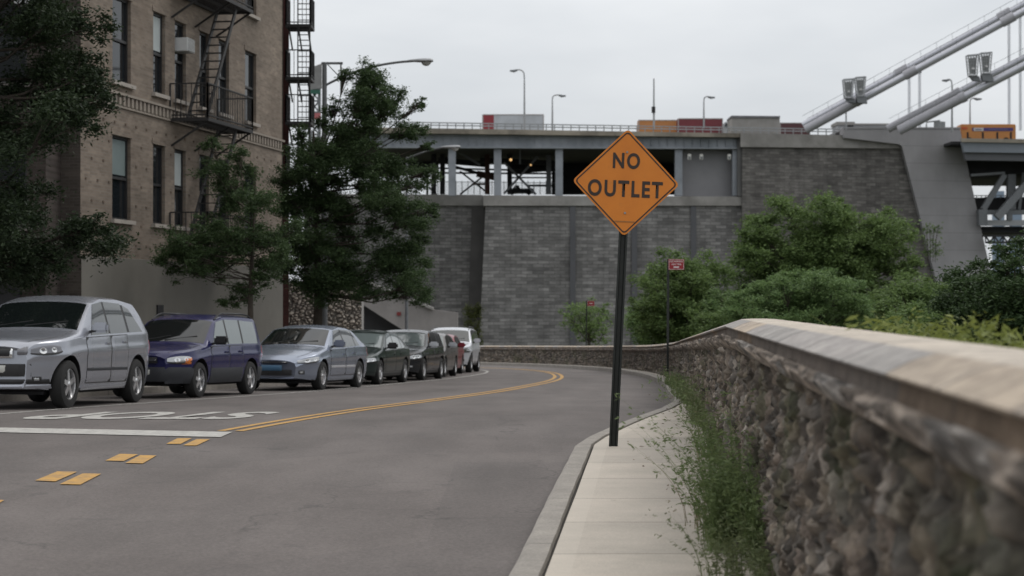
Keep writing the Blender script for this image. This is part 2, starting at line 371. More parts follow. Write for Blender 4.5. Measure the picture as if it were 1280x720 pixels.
# left kerb and pavement
LR = [Vector(p) for p in LCURB]
P,uv = strip_path([p for p in LR], (.02,.012,-.02,-.15), (-.2,-.01,.01,.01), .5)
struct(grid_mesh('kerb_left', P, M_kerb, uv=uv, smooth=40))
P,uv = strip_path([p for p in LR], (-.15,-1.5,-3,-4.6), (.01,.02,.03,.04), .5)
struct(grid_mesh('pavement_left', P, plain('left_pavement_concrete',(.26,.25,.23),.9,0,.2,.8,dirt=(.15,.14,.13)), uv=uv, smooth=40))
# ---------------------------------------------------------------- markings
def ribbon(path, w, name, mat, lift=.006, step=.4, offs=0):
    Q = resample(path, step); Nn = normals2(Q)
    rows = [[(p.x+n.x*o, p.y+n.y*o, road_z(p.y+n.y*o)+lift) for o in (offs-w/2, offs, offs+w/2)] for p,n in zip(Q,Nn)]
    return struct(grid_mesh(name, np.array(rows), mat, smooth=0))
M_yel = paint_mat('yellow_road_paint', (.47,.265,.065)); M_wht = paint_mat('white_road_paint', (.42,.41,.385))
YEL = catmull([(-3.42,21.35),(-2.35,26.6),(-1.15,33),(-.30,38),(.42,43.5),(1.05,49),(1.42,54.5),(1.55,60.5),(1.42,66.5),(.8,73),(-.8,80.5),(-4.5,89),(-12,98),(-26,110)], 8)
ribbon(YEL, .11, 'yellow_line', M_yel, offs=-.115); ribbon(YEL, .11, 'yellow_line_inner', M_yel, offs=.115)
PARK = catmull([(-8.6,20.5),(-7.55,24.5),(-6.45,29),(-4.95,35),(-3.75,41),(-2.85,47),(-1.95,53),(-1.35,59),(-1.0,64.5),(-1.0,70),(-1.5,74.5),(-3.2,78)], 8)
ribbon(PARK, .10, 'parking_line', M_wht, lift=.005)
def quad(px, name, mat, lift=.008):
    def solve(x, y):
        Y = 20.
        for _ in range(60): Y = Y*.5+.5*(EYE-road_z(Y))*F/(y-HOR)
        return ((x-640)/F*Y, Y, road_z(Y)+lift)
    vs = [solve(*p) for p in px]
    m = MB(); n = 6
    A,B,Cc,D = [Vector(v) for v in vs]; pts = []
    for i in range(n+1):
        for j in range(3):
            q = A.lerp(B,i/n).lerp(D.lerp(Cc,i/n), j/2); pts.append((q.x,q.y,road_z(q.y)+lift))
    m.add(pts, [(i*3+j,(i+1)*3+j,(i+1)*3+j+1,i*3+j+1) for i in range(n) for j in range(2)])
    return struct(m.build(name, mat, fix=False))
quad([(-420,527.5),(291,540.5),(276,547),(-420,532)], 'stop_line', M_wht)
for q in (([(222,548.5),(240,548.5),(226,555.5),(208,555.5)]), ([(246,549.5),(263,549.5),(246,557.5),(229,557.5)]),
          ([(150,568),(173,568.5),(155,577),(132,576.5)]), ([(176,569.5),(196,570),(179,580),(157,579.5)]),
          ([(72,590),(97,590.5),(70,602.5),(44,601.5)]), ([(104,592.5),(127,593),(101,606.5),(75,606)]),
          ([(-30,625),(6,626),(-8,634),(-44,633)])):
    quad(q, 'yellow_dash', M_yel)
def font_mesh(txt, size, bold=0.0, align='CENTER', sp_=1.0):
    cu = bpy.data.curves.new('t','FONT'); cu.body = txt; cu.size = size; cu.offset = bold; cu.align_x = align; cu.space_character = sp_; cu.align_y = 'CENTER'; cu.resolution_u = 6; cu.fill_mode = 'FRONT'
    o = bpy.data.objects.new('t', cu); C.objects.link(o); dg = bpy.context.evaluated_depsgraph_get(); me = bpy.data.meshes.new_from_object(o.evaluated_get(dg))
    bpy.data.objects.remove(o); return me
me = font_mesh('STOP', 1.0, .028)
bb = [v.co.copy() for v in me.vertices]; x0,x1 = min(v.x for v in bb),max(v.x for v in bb); y0,y1 = min(v.y for v in bb),max(v.y for v in bb)
# readable for traffic coming towards us: turned by 180 degrees
for v in me.vertices:
    a = 1-(v.co.x-x0)/(x1-x0); b = 1-(v.co.y-y0)/(y1-y0)
    Y = 23.8+b*2.1; X = -6.62+a*3.05+.19*(Y-24.7)
    v.co = (X, Y, road_z(Y)+.008)
struct(link('road_lettering', me, M_wht))
# ================================================================ stone parapet wall along the pavement
TOPY = [-5,13,20,30,44,60,80,100,140]; TOPD = [.115,.125,.32,.60,1.00,1.46,1.98,2.46,3.0]
def wall_top(y): return EYE-float(np.interp(y, TOPY, TOPD))
def build_wall():
    root = thing('parapet_wall', 'rubble stone parapet wall with weathered coping curving round the road', 'wall', (wl(4),4,0))
    Q = []; s = 0; U = []
    y = 1.2
    WPD = resample(WALL, .01) if False else None
    # arc length sampling with finer steps near the viewer
    path = WALL; segs = []
    acc = 0
    for a,b in zip(path[:-1], path[1:]): segs.append((acc, a, b)); acc += (b-a).length
    def pt(s):
        lo = 0
        for k,(s0,a,b) in enumerate(segs):
            if s0 <= s: lo = k
            else: break
        s0,a,b = segs[lo]; L_ = (b-a).length; return a.lerp(b, min(1,(s-s0)/L_))
    s = 3.0; S = []
    while s < acc:
        S.append(s); y = s-4; S_ = .02 if y < 13 else (.035 if y < 26 else (.07 if y < 50 else .16)); s += S_
    Q = [pt(s) for s in S]; Nn = []
    for s in S:
        d_ = (pt(min(acc-.01,s+.5))-pt(max(0,s-.5))).normalized(); Nn.append(Vector((d_.y,-d_.x)))
    # face
    NV = 58; P = np.zeros((len(S),NV,3)); CO = np.zeros((len(S),NV,3))
    pal = [(.135,.11,.09),(.20,.165,.13),(.085,.072,.062),(.27,.235,.195),(.15,.14,.13),(.155,.125,.105),(.065,.058,.052),(.30,.27,.24),(.10,.085,.072),(.19,.155,.125)]
    for i,(s,p,n) in enumerate(zip(S,Q,Nn)):
        top = wall_top(p.y)-.20; bot = gz(p.y)-.06
        for k in range(NV):
            v = bot+(top-bot)*k/(NV-1)
            q = Vector((s*7.8, v*11.5, 0))+Vector((noise.noise(Vector((s*4,v*4,0))), noise.noise(Vector((s*4,v*4,9))),0))*.9
            dd,pp = noise.voronoi(q); e = dd[1]-dd[0]
            f = min(1, e*5)
            h = f*.032+.055*abs(noise.fractal(Vector((s*6,v*6,1)),.6,2,5))+.035*noise.noise(pp[0]*1.7)+.03*noise.noise(Vector((s*2.5,v*2.5,4)))
            o = -h+.02
            P[i,k] = (p.x+n.x*o, p.y+n.y*o, v)
            ci = int(abs(math.sin(pp[0].x*12.98+pp[0].y*78.2)*43758))%len(pal); c = pal[ci]
            m = 1-min(1, e*4.5)
            w2 = max(0,min(1,.5+1.3*noise.fractal(Vector((s*5,v*5,20)),.6,2,4))); c = [(a*.80+.33*(d_*w2+e_*(1-w2))) for a,d_,e_ in zip(c,(.30,.26,.22),(-.06,-.05,-.045))]; ms = max(0,min(1,1.6*noise.noise(Vector((s*1.1,v*1.6,31)))-.1))*.5; c = [max(.012,a*(1-ms)+b_*ms) for a,b_ in zip(c,(.07,.085,.03))]; m *= .8
            CO[i,k] = [a*(1-m)+b*m for a,b in zip(c,(.045,.04,.035))]
    M_r = vcol_mat('rubble_stone', .92, .7)
    grid_mesh('stone_face', P[:,::-1], M_r, root, col=CO[:,::-1], smooth=60)
    # coping
    prof = [(.03,-.23),(-.02,-.215),(-.06,-.205),(-.09,-.185),(-.108,-.155),(-.110,-.145),(-.104,-.128),(-.090,-.120),(-.072,-.116),(-.070,-.068),(-.080,-.064),(-.10,-.058),(-.104,-.050),(-.04,-.02),(.012,-.002),(.022,.002),(.10,.006),(.20,.006),(.27,.002),(.29,-.01),(.30,-.2),(.30,-1.2)]
    pal2 = [(.355,.305,.255),(.32,.305,.295),(.37,.315,.255),(.34,.295,.25),(.295,.285,.275),(.355,.305,.25)]
    R = []; CC = []
    for i,(s,p,n) in enumerate(zip(S,Q,Nn)):
        t_ = wall_top(p.y); r = []; cc = []; blk = int((s+.35*math.sin(s*.9))/.95); blk = int(abs(math.sin(blk*12.9898)*43758.5))
        c = pal2[blk%len(pal2)]; jt = ((s+.35*math.sin(s*.9))/.95)%1
        for k,(o,z) in enumerate(prof):
            q = Vector((s*3, o*8, z*8)); rough = .035*noise.fractal(q*1.6,.7,2,5) if k < 8 else .003*noise.noise(q*2)
            if k < 8: rough += .02*noise.noise(Vector((s*9,z*20,4)))
            o2 = o-rough; z2 = z+ (rough*.6 if k < 8 else rough*.5)
            if k < 2 or k >= len(prof)-2: o2,z2 = o,z
            r.append((p.x+n.x*o2, p.y+n.y*o2, t_+z2))
            m = .8*min(1, max(0, (.022-min(jt,1-jt))/.012)) if k > 8 else 0
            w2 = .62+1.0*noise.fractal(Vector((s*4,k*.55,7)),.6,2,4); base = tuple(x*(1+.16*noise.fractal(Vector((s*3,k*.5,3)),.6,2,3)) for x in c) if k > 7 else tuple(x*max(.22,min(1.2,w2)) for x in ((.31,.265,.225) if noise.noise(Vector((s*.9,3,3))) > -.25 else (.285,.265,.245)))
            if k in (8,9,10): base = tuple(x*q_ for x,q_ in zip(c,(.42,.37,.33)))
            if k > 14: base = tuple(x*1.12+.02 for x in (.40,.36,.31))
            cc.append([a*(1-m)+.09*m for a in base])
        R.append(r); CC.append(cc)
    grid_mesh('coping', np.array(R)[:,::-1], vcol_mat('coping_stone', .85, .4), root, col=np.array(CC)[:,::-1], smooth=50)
    # rear face of the wall
    RB = np.array([[(p.x+n.x*.30,p.y+n.y*.30,wall_top(p.y)-1.1),(p.x+n.x*.33,p.y+n.y*.33,gz(p.y)-4)] for p,n in zip(Q,Nn)])
    grid_mesh('rear_face', RB, M_conc, root, smooth=0)
    for o in root.children: o.location = -root.location
build_wall()
# ================================================================ signs
def no_outlet():
    base = at(766.5,558,17.36); base.z = gz(17.36)
    topc = at(779.5,284,17.36)
    root = thing('road_sign', 'orange diamond NO OUTLET sign on a dark channel post on the pavement', 'road sign', base)
    ax = (topc-base); up = ax.normalized(); right = Vector((1,0,0)); right = (right-up*right.dot(up)).normalized(); fwd = up.cross(right)
    H = at(780.5,190,17.36)-base; Lp = H.length
    m = MB()          # hat-shaped channel
    prof = [(-.044,0),(-.030,0),(-.022,.03),(.022,.03),(.030,0),(.044,0),(.044,-.005),(.026,-.005),(.018,.024),(-.018,.024),(-.026,-.005),(-.044,-.005)]
    n = len(prof); vs = [right*x-fwd*(-y)+up*t for t in (-.05,Lp) for x,y in prof]
    vs = [right*x+fwd*y+up*t for t in (-.05,Lp) for x,y in prof]
    m.add(vs, [(i,(i+1)%n,(i+1)%n+n,i+n) for i in range(n)]+[tuple(range(n,2*n))])
    m.build('post', plain('dark_green_post',(.016,.019,.017),.55,.2,.3,12), root)
    # blade
    c = at(782.5,228.3,17.36)-base-fwd*.0; c = c+Vector((0,-.012,0))
    t = math.radians(2.2); ux = Vector((math.cos(t)*math.cos(.05),math.sin(.05),-math.sin(t))); uz = Vector((math.sin(t),0,math.cos(t))); un = ux.cross(uz)   # un faces... 
    if un.y > 0: un = -un
    def dia(h, r, off, nseg=5):
        pts = []
        for k in range(4):
            a = math.radians(90-90*k); cx,cz = math.cos(a)*(h-r*1.4142),math.sin(a)*(h-r*1.4142)
            for j in range(nseg+1):
                b = a+math.radians(45)-math.radians(90)*j/nseg
                pts.append(c+ux*(cx+math.cos(b)*r)+uz*(cz+math.sin(b)*r)+un*off)
        return pts
    hw = 67.3/F*17.36
    m = MB(); m.prism(dia(hw,.04,.0), -un*.004); 
    ot = NT('orange_sign_sheeting'); oc = ot.ramp(ot.noise(2.5,5,rough=.6), [(.3,(.58,.175,.012)),(.7,(.66,.21,.015))])
    oc = ot.mix(ot.math('MULTIPLY', ot.ramp(ot.noise(14,6,rough=.75), [(.55,(0,0,0)),(.8,(1,1,1))]), .35), oc, (.35,.13,.03)); ot.setp(Base_Color=oc, Roughness=.45); M_or = ot.m
    m.build('panel', M_or, root)
    o_ = dia(hw-.022,.035,.003); i_ = dia(hw-.040,.028,.003); n = len(o_)
    m = MB(); m.add(o_+i_, [(k,(k+1)%n,(k+1)%n+n,k+n) for k in range(n)]); m.build('border', plain('sign_black',(.028,.016,.010),.5,0,.2,10), root)
    for txt,px,py,wpx,hpx in (('NO',783,201,34,20),('OUTLET',781.5,236,94,21)):
        me = font_mesh(txt, 1.0, .030, sp_=1.22); vs = [v.co for v in me.vertices]; x0,x1 = min(v.x for v in vs),max(v.x for v in vs); y0,y1 = min(v.y for v in vs),max(v.y for v in vs)
        wv,hv = wpx/F*17.36,hpx/F*17.36; cc = at(px,py,17.36)-base; off = cc-c; a_ = off.dot(ux); b_ = off.dot(uz)
        for v in me.vertices:
            fx = (v.co.x-x0)/(x1-x0)-.5; fy = (v.co.y-y0)/(y1-y0)-.5
            v.co = c+ux*(a_+fx*wv)+uz*(b_+fy*hv)+un*.0035
        link('lettering', me, MC['sign_black'], root)
    m = MB()
    for s in (-.30,.30):
        m = MB(); q = c+uz*s; m.lathe([(0,.012),(.009,.012),(.012,0)], 8, Matrix.Translation(q)@Matrix.Rotation(math.pi,4,'X')); m.build('bolt', M_galv, root)
    m = MB(); q = c+uz*(-.385)+un*.0035; m.prism([q+ux*a+uz*b for a,b in ((-.10,-.006),(.10,-.006),(.10,.006),(-.10,.006))], un*.001); m.build('sticker', plain('sticker_brown',(.35,.14,.03),.6), root)
no_outlet()
M_red = plain('red_sign', (.26,.012,.018), .5, 0, .12, 10); M_signw = plain('sign_white', (.62,.56,.56), .5, 0, .05, 10)
def small_sign(px, pyb, pyt, Y, w, h, label, side=0, lines=True, back=False):
    b = at(px, pyb, Y); root = thing('street_sign', label, 'street sign', b, 0, 'small red signs on dark posts'); t = at(px+.8, pyt, Y)-b
    m = MB(); m.bar((0,0,-.05), t, .055, .04); m.build('post', MC['dark_green_post'], root)
    c = t+Vector((side*w/2+.03, -.04, -h/2))
    m = MB(); m.box(c, (w,.005,h)); m.build('panel', M_red, root)
    m = MB()
    e = .014
    for dx,dz,sw,sh in ((0,h/2-e,w-.03,.008),(0,-h/2+e,w-.03,.008),(w/2-e,0,.008,h-.03),(-w/2+e,0,.008,h-.03)): m.box(c+Vector((dx,-.004,dz)), (sw,.002,sh))
    m.build('border', M_signw, root)
    for k,(txt,ww) in enumerate((('NO PARKING',.80),('ANY TIME',.62),('<->',.34)) if lines else (('<->',.5),)):
        me = font_mesh(txt.replace('<->','—'), 1.0, .02); vs = [v.co for v in me.vertices]; x0,x1 = min(v.x for v in vs),max(v.x for v in vs); y0,y1 = min(v.y for v in vs),max(v.y for v in vs)
        for v in me.vertices:
            fx = (v.co.x-x0)/(x1-x0)-.5; fy = (v.co.y-y0)/max(1e-4,y1-y0)-.5
            v.co = c+Vector((fx*w*ww, -.0045, h*(.29-.27*k if lines else 0)+fy*h*(.15 if k<2 else .13)))
        link('lettering', me, M_signw, root)
small_sign(834.5, 475, 324, 43.0, .385, .26, 'small red sign with white lettering on tall post beside the parapet wall', side=.85)
small_sign(732.5, 458, 376, 79.0, .32, .24, 'tiny far red sign on thin post in front of the far parapet wall', side=1, lines=False)
# ================================================================ cars
def smooth_tab(keys, L, sm=.14):
    x = np.arange(-.5, L+.5, .01); z = np.interp(x, [k[0] for k in keys], [k[1] for k in keys])
    n = max(3, int(sm/.01)); k = np.hanning(n+2)[1:-1]; k /= k.sum(); zp = np.pad(z, n, mode='edge'); zs = np.convolve(zp, k, 'same')[n:-n]
    return lambda q: float(np.interp(q, x, zs))
def tyre_rim(r, w, spokes, parent, pos, side, Mr, Mt):
    root = None
    m = MB(); pr = [(r*.66,-w/2),(r*.80,-w/2-.004),(r*.95,-w/2+.012),(r,-w/2+.04),(r,w/2-.04),(r*.95,w/2-.012),(r*.80,w/2+.004),(r*.66,w/2),(r*.63,w/2-.03),(r*.63,-w/2+.03),(r*.66,-w/2)]
    m.lathe(pr, 32)
    wheel = m.build('wheel', Mt, parent, smooth=40); wheel.location = pos; wheel.rotation_euler = (0,0,0 if side > 0 else math.pi)
    m = MB(); R_ = r*.66; yo = w/2-.02
    m.lathe([(R_,-w/2+.02),(R_,yo),(R_*.93,yo+.004),(R_*.90,yo-.03),(R_*.90,-w/2+.02)], 32)
    for k in range(spokes):
        a = 2*math.pi*k/spokes+.3; da = math.pi/spokes
        ca,sa = math.cos(a),math.sin(a)
        for off in (-.0,):
            w1,w2 = R_*.17,R_*.11
            ps = []
            for rr,ww,yy in ((R_*.12,w1,yo-.005),(R_*.92,w2*1.25,yo-.02)):
                for s in (-1,1):
                    for dy in (0,-.03): ps.append((rr*ca-s*ww*sa, yy+dy, rr*sa+s*ww*ca))
            m.add(ps, [(0,2,6,4),(1,5,7,3),(0,4,5,1),(2,3,7,6),(4,6,7,5)])
    m.lathe([(0,yo+.008),(R_*.13,yo+.006),(R_*.20,yo-.006),(R_*.22,yo-.04)], 16)
    m.build('rim', Mr, wheel, smooth=35)
    m = MB(); m.lathe([(0,yo-.085),(R_*.9,yo-.085)], 24); m.build('brake_disc', M_dark, wheel)
M_tyre = plain('tyre_rubber', (.012,.012,.012), .85, 0, .3, 20)
M_rim = plain('alloy_rim', (.62,.62,.63), .32, .85, .06, 10)
M_rim_d = plain('dull_rim', (.36,.36,.37), .4, .7, .08, 10)
M_trim = plain('black_trim', (.013,.013,.014), .5, 0, .2, 10)
M_clad = plain('grey_cladding', (.024,.026,.031), .65, 0, .15, 6)
M_lens = NT('headlight_lens').setp(Base_Color=(.42,.43,.44), Roughness=.12, Metallic=.5, Coat_Weight=1.0, Coat_Roughness=.03)
M_lensd = NT('smoked_headlight').setp(Base_Color=(.13,.13,.145), Roughness=.1, Metallic=.3, Coat_Weight=1.0, Coat_Roughness=.03)
M_amber = plain('amber_lens', (.65,.17,.02), .2, 0, .05, 10, coat=1)
M_redl = plain('red_lens', (.35,.01,.01), .2, 0, .05, 10, coat=1)
M_chrome = plain('chrome', (.7,.7,.7), .12, 1, .03, 10)
M_plate = plain('plate', (.45,.45,.42), .5, 0, .05, 10); M_plate_b = plain('blue_plate', (.05,.12,.2), .5, 0, .05, 10)
def car_glass(name, tint, sp=.5):
    return NT(name).setp(Base_Color=tint, Roughness=.04, Specular_IOR_Level=sp, Coat_Weight=.3, Coat_Roughness=.02)
G_dark = car_glass('dark_car_glass', (.006,.008,.008)); G_mid = car_glass('mid_car_glass', (.035,.042,.042), .75); G_pale = car_glass('pale_car_glass', (.13,.155,.155), 1.0)  # pale base colour stands in for sky reflected in the glass
def make_car(S, name, label, cat):
    L_,Wm,H = S['L'],S['W']/2,S['H']; root = thing(name, label, cat, group='cars parked along the left kerb')
    top = smooth_tab(S['top'], L_, S.get('sm',.16)); belt = smooth_tab(S['belt'], L_, .3); zbot = smooth_tab([(0,S['zb']+.07),(.5,S['zb']),(L_-.5,S['zb']),(L_,S['zb']+.1)], L_, .2)
    crown,edge = .035,.028; ang = S.get('tum',.34)
    def W(x):
        a = 1-S.get('nf',.40)*max(0,1-x/S.get('nl',.62))**2.1; b = 1-S.get('rf',.20)*max(0,1-(L_-x)/.7)**2.3; return Wm*min(a,b)
    def zr(x): return top(x)-crown-edge
    def sh(x): return min(belt(x), zr(x)-.008)
    def bow(x, y):
        q = (y/Wm)**2; h = L_/2
        return q*(S.get('bf',.17)*max(0,1-x/h) - .12*max(0,(x-h)/h))
    def side_w(x, z):
        s,b = sh(x),zbot(x)
        if z <= s:
            t = max(0,min(1,(z-b)/(s-b))); return W(x)*(1-.09*(1-t)**3-.040*t**3)+.014*math.exp(-((t-.74)/.07)**2)+.008*math.exp(-((t-.22)/.09)**2)
        t = min(1,(z-s)/max(.005,zr(x)-s)); return W(x)*.965-.012-ang*(z-s)-.02*t*t
    def PS(x, z, sd=1):
        y = side_w(x, z)*sd; return Vector((x+bow(x,y), y, z))
    def PT(x, f):
        wr = side_w(x, zr(x)); y = f*wr; return Vector((x+bow(x,y), y, top(x)-crown*f*f-edge*abs(f)**7))
    def tox(v): return Vector((L_/2-v.x, v.y, v.z))        # front towards +X
    # body shell
    xs_ = np.concatenate([L_*0+np.array([0,.015,.04,.08,.13,.19,.26,.34,.43]), np.arange(.52, L_-.5, .085), L_-np.array([.43,.34,.26,.19,.13,.08,.04,.015,0])])
    rings = []
    for x in xs_:
        x = float(x); r = []; b,s,z1 = zbot(x),sh(x),zr(x)
        for f in (0,.5,.9): r.append(Vector((x+bow(x,f*W(x)), f*W(x)*.9, b)))
        for k in range(25): r.append(PS(x, b+.01+(s-b-.01)*k/24))
        for k in range(1,9): r.append(PS(x, s+(z1-s)*k/8))
        for f in (.97,.92,.85,.7,.5,.25,0): r.append(PT(x, f))
        full = r+[Vector((v.x,-v.y,v.z)) for v in r[-2:0:-1]]; rings.append([tox(v) for v in full])
    n = len(rings[0]); m = MB(); m.v = [tuple(v) for r in rings for v in r]
    for i in range(len(rings)-1):
        for k in range(n): m.f.append((i*n+k,i*n+(k+1)%n,(i+1)*n+(k+1)%n,(i+1)*n+k)); m.mi.append(0)
    m.f.append(tuple(range(n))); m.mi.append(0); m.f.append(tuple((len(rings)-1)*n+k for k in range(n))); m.mi.append(0)
    body = m.build('body', [S['paint'],M_trim], root)
    # wheel arches
    wr_,xf,xr = S['wheel'],S['xf'],S['L']-S['xrear']; ar = wr_+S.get('arch',.06)
    for x in (xf,xr):
        for sd in (-1,1):
            cm = MB(); Mx = Matrix.Translation((L_/2-x, sd*(Wm-.05), wr_+.005))
            cm.lathe([(ar*.999,-.28),(ar,.3)], 40, Mx); b_ = len(cm.v)
            cm.f.append(tuple(2*k for k in range(40))); cm.mi.append(0); cm.f.append(tuple(2*k+1 for k in range(40))); cm.mi.append(0)
            co_ = cm.build('cut', None)
            md = body.modifiers.new('b','BOOLEAN'); md.operation = 'DIFFERENCE'; md.object = co_; md.solver = 'EXACT'
            dg = bpy.context.evaluated_depsgraph_get(); me = bpy.data.meshes.new_from_object(body.evaluated_get(dg)); body.modifiers.clear()
            old = body.data; body.data = me; bpy.data.meshes.remove(old); bpy.data.objects.remove(co_)
    me = body.data
    for p in me.polygons:
        c = p.center
        for x in (xf,xr):
            dx,dz = c.x-(L_/2-x),c.z-wr_-.005; rr = math.hypot(dx,dz)
            if rr < ar+.004 and abs(c.y) > Wm-.36 and (abs(p.normal.y) < .35 or abs(c.y) < Wm-.2): p.material_index = 1
        if c.z < S['zb']+.04: p.material_index = 1
    me.shade_smooth(); me.set_sharp_from_angle(angle=math.radians(32))
    # patch helper: fn(a,b)->point in car space, pushed out along the surface normal
    def patch(fn, na, nb, off, name, mat, par=root, thick=None, bev=True):
        e = 1e-3; top_,bot_ = [],[]
        ctr = Vector((L_/2,0,H*.45))
        for i in range(na+1):
            for j in range(nb+1):
                a,b = i/na,j/nb; p = fn(a,b); da = fn(min(1,a+e),b)-fn(max(0,a-e),b); db = fn(a,min(1,b+e))-fn(a,max(0,b-e)); nn = da.cross(db)
                nn = nn.normalized() if nn.length > 1e-12 else Vector((0,0,1))
                if nn.dot(p-ctr) < 0: nn = -nn
                o_ = off
                if bev and (i in (0,na) or j in (0,nb)): o_ = off*.45
                top_.append(tox(p+nn*o_)); bot_.append(tox(p-nn*(thick or .012)))
        N_ = len(top_); w_ = nb+1; fs = []
        for i in range(na):
            for j in range(nb):
                q = (i*w_+j,(i+1)*w_+j,(i+1)*w_+j+1,i*w_+j+1); fs.append(q); fs.append(tuple(N_+k for k in q[::-1]))
        bd = [i*w_ for i in range(na+1)]+[na*w_+j for j in range(1,nb+1)]+[i*w_+nb for i in range(na-1,-1,-1)]+[j for j in range(nb-1,0,-1)]
        for k in range(len(bd)): a,b = bd[k],bd[(k+1)%len(bd)]; fs.append((a,b,b+N_,a+N_))
        mm = MB(); mm.add(top_+bot_, fs); return mm.build(name, mat, par, smooth=50)
    # glass
    g0,g1 = S['ws']; r0,r1 = S['rw']
    patch(lambda a,b: PT(g0+(g1-g0)*a, (b*2-1)*.93), 8, 16, .007, 'windshield', S.get('glass',G_dark))
    patch(lambda a,b: PT(r0+(r1-r0)*a, (b*2-1)*.90), 8, 12, .007, 'rear_window', G_dark)
    ZS = S.get('zs',1.0)
    def quadfn(q, sd):                                   # q: (x,z) of bottom-front, bottom-rear, top-rear, top-front
        def fn(a, b):
            x = (q[0][0]*(1-a)+q[1][0]*a)*(1-b)+(q[3][0]*(1-a)+q[2][0]*a)*b; z = (q[0][1]*(1-a)+q[1][1]*a)*(1-b)+(q[3][1]*(1-a)+q[2][1]*a)*b
            return PS(x, z, sd)
        return fn
    for sd in (1,-1):
        w0,w1_ = S['wins'][0],S['wins'][-1]; tz = lambda x,z: min(z, zr(x)-.006)
        qa = [(w0[0][0]-.05,'b'),(w1_[1][0]+.04,'b'),(w1_[2][0]+.03,w1_[2][1]+.02),(w0[3][0]-.04,w0[3][1]+.02)]
        for (s0_,s1_) in zip(S['wins'][:-1], S['wins'][1:]):
            xa_,xb_ = s0_[1][0]-.02,s1_[0][0]+.02; xc,xd = s1_[3][0]+.02,s0_[2][0]-.02; zt_ = min(s0_[2][1],s1_[3][1]); patch(quadfn([(xa_,sh(xa_)+.02),(xb_,sh(xb_)+.02),(xc,min(zt_,zr(xc)-.012)),(xd,min(zt_,zr(xd)-.012))], sd), 2, 6, .0045, 'door_pillar', M_trim, bev=False)
        for q in S['wins']:
            q2 = [(x, (sh(x)+.02 if z == 'b' else min(z, zr(x)-.012))) for x,z in q]
            patch(quadfn(q2, sd), 8, 6, .006, 'side_window', S.get('sglass',G_dark), bev=False)
        for k,(xa,xb) in enumerate(S['doors']):
            zl = S['zb']+.13
            patch(quadfn([(xa-.008,zl-.012),(xb+.008,zl-.012),(xb+.008,sh(xb)-.004),(xa-.008,sh(xa)-.004)], sd), 10, 14, .0035, 'door_seal', M_trim, bev=False)
            dr = patch(quadfn([(xa,zl),(xb,zl),(xb,min(sh(xb)-.012,.99*sh(xb))),(xa,sh(xa)-.012)], sd), 10, 14, .007, 'door', S['paint'])
            hx = xb-.16; hz = sh(hx)-.13; mm = MB(); p = PS(hx, hz, sd); mm.box(tox(p)+Vector((0,sd*.018,0)), (.19,.026,.03)); mm.build('door_handle', S['paint'] if not S.get('blackh') else M_trim, dr, bevel=.007)
            if S.get('molding'):
                z = S['molding']; mm_ = patch(quadfn([(xa+.02,z-.025),(xb-.02,z-.025),(xb-.02,z+.025),(xa+.02,z+.025)], sd), 8, 2, .016, 'side_moulding', S.get('moldmat',S['paint']), dr)
        # mirrors
        xm = S['mirror'][0]; zm = S['mirror'][1]; p = tox(PS(xm, zm-.02, sd)); mm = MB(); mm.box((0,0,0), (.13,.27,.165)); mi = mm.build('mirror', S.get('mirmat',S['paint']), root, bevel=.038, smooth=50); mi.location = p+Vector((.0,sd*.17,.085))
        mm = MB(); mm.bar(p+Vector((0,-sd*.01,.02))-mi.location, p+Vector((0,sd*.10,.035))-mi.location, .07, .035); mm.build('mirror_arm', M_trim, mi)
        # lights
        hl = S['hl']; f0 = quadfn(hl, sd)
        alm = lambda a,b: f0(a, .5+(b-.5)*(1-.45*abs(2*a-1)**2.5))
        hd_ = patch(alm, 14, 8, .010, 'headlight', S.get('lens',M_lens))
        for ca,ra in ((.32,.20),(.68,.17)):
            patch(lambda a,b: f0(ca+(b*ra*.55)*math.cos(a*2*math.pi), .5+(b*ra*1.6)*math.sin(a*2*math.pi)), 16, 2, .0125, 'reflector', M_chrome, hd_, bev=False)
        patch(lambda a,b: alm(a,b*.22), 12, 2, .012, 'lamp_bezel', M_trim, hd_, bev=False)
        if S.get('amber'): patch(quadfn(S['amber'], sd), 4, 4, .013, 'turn_signal', M_amber)
        patch(quadfn([(L_-.02,S['tl'][0]),(L_-.30,S['tl'][0]),(L_-.24,S['tl'][1]),(L_-.05,S['tl'][1])], sd), 6, 6, .008, 'tail_light', M_redl)
        if S.get('clad'):
            z = S['clad']; zl = S['zb']+.015
            for xa,xb in ((xf+ar+.01, xr-ar-.01),(.02, xf-ar-.01),(xr+ar+.01, L_-.03)):
                patch(quadfn([(xa,zl),(xb,zl),(xb,z),(xa,z)], sd), 8, 6, .016, 'side_cladding', S['cladmat'])
        else:
            patch(quadfn([(xf+ar+.01,S['zb']+.012),(xr-ar-.01,S['zb']+.012),(xr-ar-.02,S['zb']+.09),(xf+ar+.02,S['zb']+.09)], sd), 8, 3, .012, 'sill', S.get('sillmat',M_trim))
    # front face pieces (y,z rectangles on the nose)
    def nose(y0,y1,z0,z1,name,mat,off=.012,par=root,taper=1.0):
        def fn(a,b):
            y = (y0*(1-a)+y1*a)*(taper*(1-b)+b); z = z0*(1-b)+z1*b
            # find station whose surface passes height z at this y
            lo = 0.0
            for k in range(40):
                if zr(lo)+edge*.5 >= z or lo > .6: break
                lo += .012
            k = 0
            while side_w(lo,min(z,zr(lo))) < abs(y) and k < 60: lo += .012; k += 1
            return Vector((lo+bow(lo,y), y, z))
        return patch(fn, 14, 4, off, name, mat, par, thick=.03)
    for q in S['nose']: nose(*q)
    fz = S['zb']+.16
